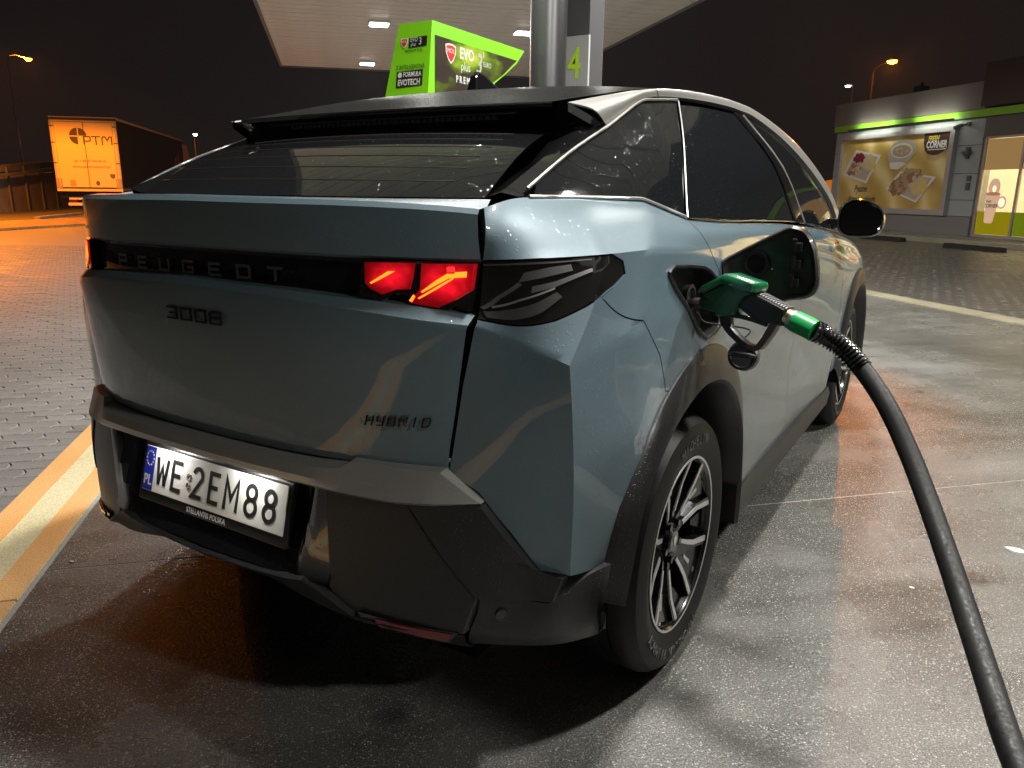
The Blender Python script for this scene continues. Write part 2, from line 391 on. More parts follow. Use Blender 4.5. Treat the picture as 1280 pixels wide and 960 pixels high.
# paved areas: interlocking blocks
def block(L, Wd, h, dx=.022):
    """one interlocking paving block, straight long edges and notched ends"""
    x, y, b = L/2, Wd/2, .006
    o = [(-x,-y),(x,-y),(x+dx,-y*.35),(x+dx,y*.35-.001),(x,y),(-x,y),(-x+dx,y*.35),(-x+dx,-y*.35)]
    sc = lambda p, k: (p[0]-math.copysign(k, p[0]), p[1]-math.copysign(k, p[1]))
    lo = [(*sc(p, .002), -.05) for p in o]; mi_ = [(*sc(p, .002), h-b*.6) for p in o]; hi = [(*sc(p, .002+b), h) for p in o]
    n = 8; f = [tuple(range(2*n, 3*n))]
    for r_ in (0, n): f += [(r_+i, r_+(i+1) % n, r_+n+(i+1) % n, r_+n+i) for i in range(n)]
    return lo+mi_+hi, f
def paving(name, s0, s1, t0, t1, mt, bedz, near, spart, L=.205, Wd=.115, edge=None, tall=()):
    par = empty(name, rz=RS); par['kind'] = 'structure'
    vs, fs = block(L, Wd, 0.0); me = None; cand = []
    ns = int((s1-s0)/L)+3; nt = int((t1-t0)/Wd)
    cw = camo.matrix_world.inverted()
    for j in range(nt):
        for i in range(ns):
            s_ = s0-L/2+i*L+(L/2 if j % 2 else 0); t_ = t0+Wd/2+j*Wd
            if s_-L/2 > s1-.01 or (edge and not edge(s_, t_)): continue
            p = cw @ site(s_, t_); d = -p.z
            if d < .3: 
                continue
            u = 640+F_PX*p.x/d; v = 480-F_PX*p.y/d
            if -750 < u < 1900 and v < 1500 and d < near: cand.append((d, s_, t_, u, v))
    cand.sort()
    # things the car hides are left to the joined part
    vis = [c for c in cand if spart(c) and -20 < c[3] < 1300 and c[4] < 980]
    single = set((c[1], c[2]) for c in vis[:295])
    st_ = MB(); proto = None
    for d, s_, t_, u, v in cand:
        z = random.uniform(-.002, .002)
        if (s_, t_) in single:
            if proto is None:
                m0 = MB(); m0.add(vs, fs); proto = m0.build('paving_block', mt, par, fix=False); o = proto
            else:
                o = proto.copy(); COL.objects.link(o)
            o.location = (s_, t_, z); o.rotation_euler = (random.uniform(-.008,.008), random.uniform(-.008,.008), random.uniform(-.006,.006))
        else:
            tx, ty = random.uniform(-.008,.008), random.uniform(-.008,.008)
            st_.add([(x+s_, y+t_, z_+z+x*tx+y*ty if z_ > -.04 else z_) for x, y, z_ in vs], fs)
    o = st_.build('paving_blocks_far', mt, par, fix=False); o['kind'] = 'stuff'
    return par
pl = paving('block_paving', -12.2, SB0, -4.0, 24.0, PAVER, -.05, 17.0, lambda c: c[3] < 108, edge=lambda s_, t_: s_ > -9.9+(t_-23)*.40)
slab('paving_bed', -14, SB0, -40, 60, -.12, -.011, BED)
pr = paving('wet_block_paving', SK1, 15.9, -2.0, 16.0, PAVERW, -.05, 19.0, lambda c: 1085 < c[3] < 1285)
slab('wet_paving_bed', SK1, 16.45, -40, 70, -.12, -.011, PAVERW)
# far part of the left paving, where the blocks cannot be told apart
mb = MB(); e = lambda t_: -9.9+(t_-23)*.40
mb.add([(e(9), 9, -.0065), (SB0-.01, 9, -.0065), (SB0-.01, 30, -.0065), (e(30), 30, -.0065)], [(0,1,2,3)]); poly_orient(mb, (0,0,1))
o = mb.build('block_paving_far', PAVER, fix=False); o.rotation_euler = (0,0,RS); o['kind'] = 'structure'
# verge and raised road behind the paving
vg = MB()
E0 = [(-9.9+(t_-23)*.40, t_) for t_ in (-30, 0, 23, 27, 32, 60)]
for (a, ta), (b, tb) in zip(E0, E0[1:]):
    vg.add([(a,ta,-.02),(b,tb,-.02),(b-.05,tb,.07),(a-.05,ta,.07)], [(0,1,2,3)])
    vg.add([(a-.05,ta,.07),(b-.05,tb,.07),(b-1.7,tb,.20),(a-1.7,ta,.20)], [(0,1,2,3)])
poly_orient(vg, (0,0,1)); o = vg.build('verge', VERGE, fix=False); o.rotation_euler = (0,0,RS); o['kind'] = 'structure'
rd = MB()
for (a, ta), (b, tb) in zip(E0, E0[1:]):
    rd.box((min(a,b)-1.9, ta+.001, .0), (min(a,b)-1.72, tb-.001, .28))
rv = MB()
for (a, ta), (b, tb) in zip(E0, E0[1:]):
    rv.add([(a-1.7,ta,.19),(b-1.7,tb,.19),(-26,tb,.22),(-26,ta,.22)], [(0,1,2,3)])
poly_orient(rv, (0,0,1)); o = rv.build('road', ROADM, fix=False); o.rotation_euler = (0,0,RS); o['kind'] = 'structure'
o = rd.build('road_kerb', BARR); o.rotation_euler = (0,0,RS); o['kind'] = 'structure'
# hill far behind, dark
hb = MB(); hp = []
for k in range(41):
    t_ = -60+k*9; hp.append((t_, 8+4*math.sin(k*.31)+3*math.sin(k*.83+1)))
hb.grid([[( -95, a, -.1) for a, h in hp], [(-120, a, h*.8) for a, h in hp], [(-190, a, h+3) for a, h in hp]])
poly_orient(hb, (0,0,1)); o = hb.build('hill', LAND, smooth=60, fix=False); o.rotation_euler = (0,0,RS); o['kind'] = 'structure'

# ------------------------------------------------------------------ canopy
CZ = 5.0; CS0, CS1, CT0, CT1 = -1.53, 7.03, -7.2, 23.6
CEIL = mat('canopy_sheet', (.74,.72,.68), .42); t = NT(CEIL); g = t.noise(t.coord('Object', (1,1,1)), 2.5, 3)
t.set('Base Color', t.ramp(g, [(.3, (.66,.64,.60)), (.7, (.78,.76,.72))]))
FASC = mat('canopy_fascia', (.12,.13,.12), .5)
cn = empty('fuel_canopy', rz=RS, label='flat station canopy with a pale boarded ceiling and square lamps above the car', cat='canopy')
pw = .40; k = 0; proto = None; t_ = CT0
while t_ < CT1-.1:
    if proto is None:
        mb = MB(); L = CS1-CS0
        prof = [(0,.03),(0.012,0.0),(pw-.03,0.0),(pw-.018,.03),(pw-.018,.05),(0,.05)]
        mb.prism([(y, z) for y, z in prof], lambda p: (CS0, p[0], CZ+p[1]), lambda p: (CS1, p[0], CZ+p[1]))
        proto = mb.build('ceiling_panel', CEIL, cn); o = proto
    else:
        o = proto.copy(); COL.objects.link(o)
    o.location = (0, t_, random.uniform(-.002,.002)); t_ += pw
mb = MB(); mb.box((CS0,CT0,CZ+.052),(CS1,CT1,CZ+.5)); mb.build('roof_deck', FASC, cn)
mb = MB(); w_ = .07
mb.box((CS0-w_,CT0-w_,CZ-.03),(CS0,CT1+w_,CZ+.75)); mb.box((CS1,CT0-w_,CZ-.03),(CS1+w_,CT1+w_,CZ+.75))
mb.box((CS0,CT1,CZ-.03),(CS1,CT1+w_,CZ+.75)); mb.box((CS0,CT0-w_,CZ-.03),(CS1,CT0,CZ+.75))
mb.build('fascia', FASC, cn)
fx = None
for ss in (1.0, 4.4):
    for tt in (22.1, 16.4, 10.72, 5.05, -.62, -6.3):
        if tt < -6 and ss < 4: continue

        if fx is None:
            f = MB(); f.box((-.24,-.24,CZ-.062),(.24,.24,CZ-.001)); fo = f.build('lamp_housing', WHITE, cn, bevel=.008)
            e_ = MB(); e_.box((-.2,-.2,CZ-.078),(.2,.2,CZ-.063)); eo = e_.build('lamp_diffuser', LEDE, fo); fx = (fo, eo)
            fo.location = (ss, tt, 0); ll = bpy.data.lights.new('canopy_lamp', 'AREA'); ll.shape = 'SQUARE'; ll.size = .4; ll.energy = LED*PI*.16; ll.color = (1,.975,.915)
        else:
            a = fx[0].copy(); COL.objects.link(a); a.location = (ss, tt, 0)
            b = fx[1].copy(); COL.objects.link(b); b.parent = a
        lo_ = bpy.data.objects.new('canopy_lamp', ll); COL.objects.link(lo_); lo_.parent = cn; lo_.location = (ss, tt, CZ-.084)
# round steel column with its square duct and number plate (it stands on the island, squared to the cars)
cl = empty('canopy_column', (-2.52, 5.28, 0), 0, 'round brushed steel column with a number 4 plate holding up the canopy', 'column')
mb = MB(); mb.lathe([(.185,0),(.185,CZ)], 40); mb.build('steel_tube', mat('column_steel',(.115,.115,.12),.36,.85), cl, smooth=40)
mb = MB(); mb.lathe([(.30,0),(.30,.12),(.26,.14),(.187,.14)], 32); mb.build('column_foot', GREYD, cl, smooth=40)
mb = MB(); mb.box((-.06,.40,0),(.26,.74,CZ)); mb.build('square_duct', mat('duct_grey', (.07,.07,.075), .45), cl, bevel=.008)
mb = MB(); mb.box((-.03,.33,1.9),(.29,.365,2.86)); sg = mb.build('number_plate', mat('plate_grey', (.42,.43,.42), .5), cl, bevel=.004)
text_mesh('number', '4', .42, PRINTG, sg, frame((.13,.326,2.58),(1,0,0),(0,0,1)), xs=.72, depth=.002, bold=.006)
# ------------------------------------------------------------------ the shop
SF = 18.3
EXS, EYS = Vector((0,-1,0)), Vector((0,0,1))
WALLP = mat('wall_panel_grey', (.33,.36,.36), .55); PLINTH = mat('plinth_grey', (.20,.19,.18), .6); FASB = mat('roof_fascia_taupe', (.20,.175,.16), .6)
GBAND = mat('lime_band', (.24,.56,.03), .45); FRAMEM = mat('aluminium_frame', (.42,.42,.41), .4, .6)
shop = empty('station_shop', rz=RS, label='low grey panelled station shop with lime band and lit glass door', cat='shop building')
def sb(a, b, name, mt, par=shop, bevel=0): mb = MB(); mb.box(a, b); return mb.build(name, mt, par, bevel=bevel)
wl = sb((SF+.05,16.70,.12),(SF+.35,23.55,3.5),'wall',PLINTH)
sb((SF+.05,23.25,.12),(SF+9,23.55,3.5),'side_wall',FASB)
proto = None
for t0, t1 in ((16.78,17.74),(17.76,19.55),(19.57,21.4),(21.42,23.53)):
    for z0, z1 in ((.70,1.16),(1.18,1.93),(1.95,2.74),(2.76,3.48)):
        sb((SF,t0,z0),(SF+.049,t1,z1),'wall_panel',WALLP,wl)
sb((SF-.02,16.78,.12),(SF+.049,23.55,.68),'plinth',PLINTH)
sb((SF-.12,16.76,3.74),(SF+9,23.6,4.5),'roof_fascia',FASB)
sb((SF-.10,5,3.52),(SF+.04,23.58,3.73),'lime_band',GBAND)
sb((SF-.3,4,3.78),(SF+9,16.74,4.95),'sign_tower',mat('tower_brown', (.05,.036,.03), .6))
sb((SF-.02,5,2.96),(SF+.3,16.76,3.5),'door_header',GREYD)
sb((SF+.36,16.9,3.5),(SF+8.9,23.2,3.73),'ceiling',PLINTH)
bar = sb((SF-.42,17.6,3.475),(SF-.34,22.4,3.535),'lamp_bar',GREYD)
for t0, t1 in ((20.4,22.2),(17.75,19.4)):
    sb((SF-.335,t0,3.512),(SF-.30,t1,3.530),'wash_light',mat('wash_light_glow',(1,1,1),.5,emit=(.95,1,.85),es=52),bar)
for t_ in (18.2,20.1,22.0): sb((SF-.34,t_-.015,3.50),(SF-.101,t_+.015,3.525),'lamp_bracket',GREYD,bar)
# door with lit panes and window prints
dr = sb((SF+.02,8.0,.12),(SF+.08,16.70,.2),'door_sill',FRAMEM)
for t_ in (16.66,15.37,14.1,12.8,11.5,10.2,8.9): sb((SF+.01,t_-.035,.2),(SF+.09,t_+.035,2.94),'door_mullion',FRAMEM,dr)
sb((SF+.01,8.0,2.90),(SF+.09,16.70,2.96),'door_head',FRAMEM,dr)
FY = mat('lit_film_yellow', (.5,.45,.02), .3, emit=(.42,.34,.002), es=.62); FG = mat('lit_film_green', (.3,.4,.02), .3, emit=(.22,.30,.004), es=.6)
FB = mat('lit_blind', (.6,.45,.25), .5, emit=(.62,.36,.13), es=.50); MUG = mat('lit_print_mug', (.7,.5,.4), .5, emit=(.75,.45,.28), es=.55); MUGD = mat('lit_print_mug_dark', (.5,.28,.2), .5, emit=(.45,.18,.10), es=.5)
HOT = mat('lit_shop_white', (1,.9,.7), .5, emit=(1,.82,.45), es=1.25)
for i, (t1, t0) in enumerate(((16.625,15.405),(15.335,14.135),(14.065,12.835))):
    pane = sb((SF+.045,t0,.2),(SF+.055,t1,2.90),'door_glass',mat('door_pane',(.9,.9,.9),.02),dr)
    b_ = pane.data.materials[0].node_tree.nodes['Principled BSDF']; b_.inputs['Transmission Weight'].default_value = 1.0; b_.inputs['IOR'].default_value = 1.05
    sb((SF+.060,t0+.005,.205),(SF+.066,t1-.005,.86),'window_film',FY if i == 0 else FG,dr)
    sb((SF+.060,t0+.005,2.03),(SF+.066,t1-.005,2.89),'roller_blind',FB,dr)
# mug print on the first pane
def sprint(name, poly, s_, mt, par, th=.004):
    mb = MB(); mb.prism(poly, lambda p: (s_, p[0], p[1]), lambda p: (s_-th, p[0], p[1])); return mb.build(name, mt, par)
def ell(c, a, b, n=24, k0=0, k1=2*PI): return [(c[0]+a*math.cos(k0+(k1-k0)*i/n), c[1]+b*math.sin(k0+(k1-k0)*i/n)) for i in range(n)]
mg = sprint('mug_print', [(16.40,1.36),(16.33,.57),(16.27,.53),(16.08,.53),(16.03,.57),(15.90,1.36)], SF+.041, MUG, dr)
sprint('doughnut_print', ell((16.14,1.53),.20,.26), SF+.0365, MUG, mg); sprint('doughnut_hole', ell((16.13,1.50),.06,.09,14), SF+.032, HOT, mg)
sprint('mug_rim', ell((16.15,1.36),.25,.05), SF+.0362, MUGD, mg)
sprint('mug_handle', ell((15.82,1.12),.16,.18), SF+.0412, MUG, mg); sprint('handle_hole', ell((15.82,1.12),.10,.12), SF+.0370, HOT, mg)
Ml = lambda t_, z, s_: frame((s_,t_,z),EXS,EYS)
text_mesh('mug_word', 'CORNER', .15, PRINTK, mg, Ml(16.17,1.02,SF+.034), xs=.8, bold=.003)
text_mesh('mug_word', 'fresh', .11, PRINTK, mg, Ml(16.26,1.15,SF+.034), xs=.8, bold=.002)
# lit room with shelves behind the glass
sb((SF+3.2,7,.12),(SF+3.3,16.9,3.4),'back_wall',mat('room_wall',(.8,.68,.45),.6),dr)
sb((SF+.36,7,.10),(SF+3.2,16.9,.118),'room_floor',mat('room_floor',(.5,.45,.4),.3),dr)
sb((SF+.36,7,3.3),(SF+3.2,16.9,3.4),'room_ceiling',WHITE,dr)
sb((SF+.36,16.72,.12),(SF+3.2,16.9,3.3),'room_side',WHITE,dr)
for t_ in (15.9,14.2,12.4,10.4): sb((SF+1.1,t_-.5,3.26),(SF+1.5,t_+.5,3.295),'room_lamp',mat('room_lamp_glow',(1,1,1),.5,emit=(1,.84,.50),es=110),dr)
shm = MB(); gm = []
goods = [mat('goods_%s' % n, c, .5) for n, c in (('red',(.7,.08,.04)),('cream',(.85,.75,.5)),('orange',(.85,.35,.05)),('white',(.85,.85,.8)),('green',(.3,.5,.05)))]
for z in (.5,.9,1.3,1.7,2.1): shm.box((SF+2.5,12.4,z),(SF+3.1,16.6,z+.03))
sh = shm.build('shelf', WHITE, dr)
gb = MB()
for z in (.53,.93,1.33,1.73,2.13):
    t_ = 12.5
    while t_ < 16.5:
        w = random.uniform(.06,.22); gb.cur = random.randrange(5); gb.box((SF+2.52,t_,z),(SF+2.9,t_+w-.01,z+random.uniform(.15,.30))); t_ += w
gb.build('goods', goods, sh)['kind'] = 'stuff'
# small fittings on the wall
mb = MB(); mb.box((SF-.06,17.30,3.30),(SF,17.42,3.42)); mb.tube([(SF-.06,17.36,3.36),(SF-.22,17.40,3.32)],.025,8); mb.tube([(SF-.20,17.38,3.33),(SF-.36,17.56,3.25)],.055,10)
tag(mb.build('security_camera', GREYD, None), 'small dark security camera on the grey wall beside the billboard top', 'camera').rotation_euler = (0,0,RS)
mb = MB(); mb.lathe([(.03,-.10),(.10,-.06),(.13,0)],12,(SF-.1,17.22,2.55),'x'); mb.box((SF-.08,17.17,2.36),(SF,17.27,2.70)); mb.prism([(17.02,2.52),(17.42,2.52),(17.22,2.66)],lambda p:(SF-.14,*p),lambda p:(SF-.1,*p))
tag(mb.build('wall_lamp', GREYD), 'unlit dark wall lamp midway up the grey panels by the door', 'wall lamp').rotation_euler = (0,0,RS)
for z, hh in ((1.72,.16),(1.46,.22)):
    mb = MB(); mb.box((SF-.05,16.98,z),(SF,17.12,z+hh)); mb.box((SF-.062,17.01,z+.03),(SF-.05,17.09,z+hh-.03))
    o = mb.build('socket_box', GREYD, bevel=.008); o.rotation_euler = (0,0,RS); tag(o, 'upper of two small wall boxes beside the shop door' if z > 1.6 else 'lower and larger of two small wall boxes beside the shop door', 'socket')
mb = MB(); mb.box((SF+.4,20.05,4.5),(SF+.75,20.35,4.78)); mb.tube([(SF+.57,20.2,4.78),(SF+.57,20.2,4.9)],.05,8)
o = mb.build('roof_vent', DARK); o.rotation_euler = (0,0,RS); tag(o,'small black vent box standing on the shop roof edge','vent')
# billboard
bb = empty('billboard', rz=RS, label='lit food billboard with plates of dinner in a grey frame on the shop wall', cat='billboard')
T0, T1, Z0, Z1 = 17.88, 22.97, .86, 3.20
fm = MB(); f0, f1, g0, g1 = 17.70, 23.14, .69, 3.37
fm.box((SF-.16,f0,Z1),(SF-.005,f1,g1)); fm.box((SF-.16,f0,g0),(SF-.005,f1,Z0)); fm.box((SF-.16,f0,Z0),(SF-.005,T0,Z1)); fm.box((SF-.16,T1,Z0),(SF-.005,f1,Z1))
fm.build('frame', mat('billboard_frame',(.40,.40,.40),.45,.3), bb, bevel=.01)
GOLD = mat('print_gold_cloth', (.5,.36,.1), .5); t = NT(GOLD)
w = t.n('ShaderNodeTexWave', i_Scale=.55, i_Distortion=5.0, i_Detail=2.0); t.l(t.coord('Object', (1,1,1), (.6,0,.5)), w.inputs['Vector'])
t.set('Base Color', t.ramp(w.outputs[0], [(.0, (.50,.33,.08)), (.55, (.66,.47,.15)), (1, (.80,.64,.30))]))
mb = MB(); mb.box((SF-.09,T0,Z0),(SF-.06,T1,Z1)); bp = mb.build('printed_sheet', GOLD, bb)
_lay = [0]
def bprint(name, poly, mt):
    _lay[0] += 1; s_ = SF-.0905-.0008*_lay[0]; return sprint(name, poly, s_, mt, bp, .0006)
PLW = mat('print_plate_white',(.78,.74,.68),.5); PLS = mat('print_plate_rim',(.50,.44,.36),.5); SAU = mat('print_sauce',(.45,.36,.24),.5)
FOODC = dict(beet=(.20,.012,.03), potato=(.72,.55,.16), meat=(.30,.17,.08), meatl=(.46,.30,.17), onion=(.62,.50,.34), groat=(.26,.15,.08))
FOOD = {k: mat('print_'+k, v, .5) for k, v in FOODC.items()}
def shadow_free_quad(c, q): return [(c[0]+a, c[1]+b) for a, b in q]
def blob(c, a, b, n=9): return [(c[0]+a*(.75+.5*random.random())*math.cos(2*PI*i/n), c[1]+b*(.75+.5*random.random())*math.sin(2*PI*i/n)) for i in range(n)]
def heap(name, c, a, b, k, cols, sz):
    mb = MB(); ms = [FOOD[x] for x in cols]
    for i in range(k):
        r_ = math.sqrt(random.random()); an = random.random()*2*PI; mb.cur = random.randrange(len(cols))
        _lay[0] += .12; s_ = SF-.0905-.0008*_lay[0]
        p = blob((c[0]+a*r_*math.cos(an), c[1]+b*r_*math.sin(an)), sz*random.uniform(.6,1.3), sz*random.uniform(.5,1.0), 7)
        mb.prism(p, lambda q: (s_, *q), lambda q: (s_-.0004, *q))
    o = mb.build(name, ms, bp, fix=False); o['kind'] = 'stuff'; _lay[0] += .5
q1 = [(.75,.42),(-.92,.20),(-.55,-.60),(1.02,-.25)]
p1 = shadow_free_quad((21.80,2.30), [(1.02,-.30),(.42,.55),(-.90,.32),(-.32,-.62)])
bprint('plate_print', p1, PLW); bprint('plate_well', [((x-21.80)*.84+21.80,(z-2.30)*.84+2.30) for x, z in p1], PLS)
heap('meat_print',(22.15,2.20),.38,.22,40,('meat','meatl','onion'),.11); heap('beet_print',(22.0,2.56),.28,.14,26,('beet',),.09); heap('potato_print',(21.45,2.38),.32,.24,34,('potato','onion'),.10)
bl = [(20.55,2.62),(20.35,2.98),(19.85,3.10),(19.35,2.98),(19.25,2.70),(19.60,2.30),(20.0,2.12),(20.35,2.15),(20.42,2.35)]
bprint('bowl_print', bl, PLS); bprint('bowl_side', [(20.42,2.35),(20.35,2.15),(20.0,2.12),(19.60,2.30),(19.9,2.36)], PLW)
bprint('sauce_print', ell((19.92,2.72),.50,.24), PLW); bprint('sauce_print', ell((19.92,2.71),.44,.19), SAU); heap('sauce_bits',(19.92,2.71),.32,.11,16,('onion','meatl'),.06)
p2_ = [(20.35,1.62),(19.75,2.12),(17.98+.3,1.92),(18.92,1.08)]
p2_ = [(20.45,1.50),(19.85,2.06),(18.25,1.86),(18.95,1.06)]
bprint('plate_print', p2_, PLW); bprint('plate_well', [((x-19.35)*.86+19.35,(z-1.6)*.86+1.6) for x, z in p2_], PLS)
heap('groats_print',(19.85,1.55),.42,.24,60,('groat','meatl','meat'),.09); heap('meat_print',(19.35,1.92),.50,.20,50,('meat','meatl'),.11); heap('potato_print',(18.95,1.62),.36,.28,44,('potato','onion'),.11)
BRN = mat('print_brown',(.045,.016,.012),.5)
bprint('logo_shield', [(18.97,3.195),(17.89,3.195),(17.89,2.76),(18.10,2.62),(18.30,2.54),(18.50,2.52),(18.72,2.56),(18.86,2.68),(18.95,2.90)], BRN)
_lay[0] += 1
text_mesh('logo_word','FRESH',.20,mat('print_yellow',(.75,.62,.05),.5),bp,Ml(18.55,3.02,SF-.0905-.0008*_lay[0]-.0012),xs=.8,shear=.15,bold=.004)
text_mesh('logo_word','CORNER',.29,WHITE,bp,Ml(18.40,2.83,SF-.0905-.0008*_lay[0]-.0014),xs=.72,bold=.010)
mb = MB(); mb.box((SF-.0905-.0008*_lay[0]-.0016,17.98,2.675),(SF-.0905-.0008*_lay[0]-.0010,18.75,2.70)); mb.build('logo_stroke',WHITE,bp)
text_mesh('slogan','Pyszne',.34,BRN,bp,Ml(21.70,1.50,SF-.0905-.0008*_lay[0]-.0012),xs=.72,shear=.18)
text_mesh('slogan','domowe obiady',.34,BRN,bp,Ml(21.62,1.15,SF-.0905-.0008*_lay[0]-.0012),xs=.66,shear=.18)
# walk in front of the shop, wheel stops
wk = empty('shop_walk', rz=RS); wk['kind'] = 'structure'
slab('walk_slab', 16.62, SF+.36, -20, 60, -.12, .115, BARR, None, wk)
for k in range(38): slab('kerb_stone', 16.45, 16.60, -18+k*1.5+.004, -18+(k+1)*1.5-.004, -.12, .125, KERBY, None, wk)
def stop(s_, t0, t1, lab):
    o = empty('wheel_stop', site(s_, (t0+t1)/2, -.01), RS, lab, 'wheel stop', 'black wheel stops before the shop walk'); h = (t1-t0)/2
    mb = MB(); mb.prism([(-.10,0),(.10,0),(.07,.12),(-.07,.12)], lambda p: (p[0],-h,p[1]), lambda p: (p[0],h,p[1])); mb.build('stop_body', DARK, o, bevel=.01)
    mb = MB()
    for k in range(5): mb.box((-.095,-h*.8+k*h*.4-.05,.125),(.06,-h*.8+k*h*.4+.05,.13))
    mb.build('stop_stud', GREYD, o)
stop(15.25,12.5,14.3,'long black rubber wheel stop in front of the lit shop door'); stop(15.75,16.4,18.2,'black rubber wheel stop in front of the food billboard')
# machine beyond the shop corner
mc = empty('vacuum_machine', site(19.4,25.15,0), RS, 'orange domed dark red machine beyond the left corner of the shop', 'machine')
mb = MB(); mb.cbox((0,0,.75),(.5,.55,1.3)); mb.build('cabinet', mat('machine_red',(.10,.012,.01),.5), mc, bevel=.03)
mb = MB(); mb.lathe([(.02,1.86),(.16,1.84),(.27,1.74),(.32,1.58),(.33,1.42),(.28,1.40)],20); mb.build('dome', mat('machine_orange_glow',(.85,.25,.02),.4,emit=(1,.25,.01),es=.35), mc, smooth=40)  # orange dome gives off a faint glow of its own; no lamp inside
mb = MB(); mb.tube([(-.26,.1,1.2),(-.40,.0,.9),(-.34,-.2,.6),(-.26,-.1,.4)],.03,8); mb.build('hose', DARK, mc)

# ------------------------------------------------------------------ left background: barrier, lorry, street lamps
br = empty('road_barrier', rz=RS, label='long concrete road barrier with steel guard rail behind the lorry', cat='barrier')
zf = lambda t_: .54+(t_-34.65)*.056
t_ = 20.0
while t_ < 70:
    a, b = t_, t_+1.98
    mb = MB(); mb.prism([(a+.015,.1),(b-.015,.1),(b-.015,zf(b)+1.06),(a+.015,zf(a)+1.06)], lambda p: (-14.12,*p), lambda p: (-14.0,*p)); mb.build('concrete_panel', BARR, br)
    mb = MB(); mb.box((-14.02,a-.05,.1),(-13.94,a+.05,zf(a)+1.5)); mb.build('post', GREYD, br)
    mb = MB(); mb.prism([(a,zf(a)+1.12),(b+.0,zf(b)+1.12),(b,zf(b)+1.24),(a,zf(a)+1.24)], lambda p: (-13.90,*p), lambda p: (-13.80,*p)); mb.build('guard_rail', BARR, br)
    mb = MB(); mb.prism([(a+.01,zf(a)+1.30),(b-.01,zf(b)+1.30),(b-.01,zf(b)+1.58),(a+.01,zf(a)+1.58)], lambda p: (-14.10,*p), lambda p: (-14.02,*p)); mb.build('top_panel', BARR, br)
    t_ += 1.98
def street_lamp(s_, t_, h, arm, gz, glow, lab, r=.16, group=None, pm=None, watt=0, lc=(1,.25,.004), cut=0):
    o = empty('street_lamp', site(s_, t_, gz), RS, lab, 'street lamp', group)
    mb = MB(); mb.tube([(0,0,0),(0,0,1.2),(0,0,h-.3)],[.09,.08,.05],8); mb.build('pole', pm or STEEL, o, smooth=40)
    ax, ay = arm; mb = MB(); mb.tube([(0,0,h-.35),(ax*.1,ay*.1,h-.12),(ax*.4,ay*.4,h+.02),(ax,ay,h+.05)],.035,6); mb.build('arm', pm or STEEL, o, smooth=40)
    L = math.hypot(ax, ay) or 1; dx, dy = ax/L, ay/L
    mb = MB(); mb.prism([(-.28,-.10),(.34,-.14),(.40,0),(.34,.14),(-.28,.10)], lambda p: (ax+p[0]*dx-p[1]*dy, ay+p[0]*dy+p[1]*dx, h+.04), lambda p: (ax+p[0]*.8*dx-p[1]*dy*.8, ay+p[0]*.8*dy+p[1]*dx*.8, h+.16)); hd = mb.build('lamp_head', GREYD, o)
    mb = MB(); mb.lathe([(.0,h-.10),(r*.7,h-.08),(r,h+.0),(r,h+.038)],14,(ax+.08*dx,ay+.08*dy,0)); mb.build('lamp_bowl', glow, hd, smooth=50)
    if watt:
        pl_ = bpy.data.lights.new('sodium_lamp', 'SPOT' if cut else 'POINT')
        if cut: pl_.spot_size = math.radians(cut); pl_.spot_blend = .18
        pl_.energy = watt; pl_.color = lc; pl_.shadow_soft_size = .12; po = bpy.data.objects.new('sodium_lamp', pl_); COL.objects.link(po); po.parent = o; po.location = (ax+.08*dx, ay+.08*dy, h-.28)
    return o
street_lamp(-18,49.6,8.55,(.3,2.3),.19,SODE,'orange sodium street lamp on a tall pole behind the barrier left',.20,watt=SODIUM*1.2)
street_lamp(-12.3,24.6,6.2,(.4,.2),.19,SODE,'sodium street lamp standing left of the lorry beyond the picture edge',.34,watt=SODIUM*6.0,cut=153)
street_lamp(29.5,36.6,8.3,(-.2,-1.6),-.1,SODE,'orange sodium street lamp glowing above the shop roof',.26,pm=SHELL,watt=SODIUM*3.2)
street_lamp(-10.0,60.8,5.0,(.0,.4),.19,COOLE,'small pale yellow street lamp behind the lorry cab',.15)
street_lamp(44.0,58.0,10.6,(.4,1.2),-.1,COOLE,'small white street lamp left of the orange one above the shop',.22)
# lorry
lo = empty('lorry', site(-9.95,33.0,.19), RS, 'parked lorry with orange lit white rear doors and a dark curtain side', 'lorry')
TRW = mat('trailer_white_sodium_tint',(.74,.58,.30),.4); TRD = mat('curtain_dark',(.018,.014,.014),.45)  # trailer white carries the sodium lamp's orange in its base colour
x0, x1 = -1.24, 1.24; ZB, ZT = 1.02, 3.86
mb = MB(); mb.box((x0+.01,.06,ZB),(x1-.015,14.6,ZT-.06)); mb.build('curtain_side', TRD, lo)
mb = MB(); mb.box((x0,0,ZT-.20),(x1,.12,ZT-.14)); mb.box((x0,-.02,ZT-.045),(x1,14.65,ZT)); mb.build('roof_rail', TRW, lo, bevel=.01)
mb = MB(); mb.box((x0,.005,ZT-.14),(x1,.055,ZT-.05)); mb.build('header_board', PRINTD, lo)
for a, b in ((x0+.07,-.012),(.012,x1-.07)):
    mb = MB(); mb.box((a,-.03,ZB+.06),(b,.05,ZT-.215)); d = mb.build('rear_door', TRW, lo, bevel=.006)
    mb = MB(); xx = a+.09 if a < -.5 else b-.09; mb.tube([(xx,-.05,ZB+.1),(xx,-.05,ZT-.25)],.014,6); mb.build('lock_rod', TRW, d)
    for zz in (ZB+.25,ZB+1.0,ZB+1.8,ZT-.4):
        mb = MB(); xe = a if a < -.5 else b; mb.box((xe-.07,-.045,zz),(xe+.07,-.031,zz+.05)); mb.build('hinge', GREYD, d)
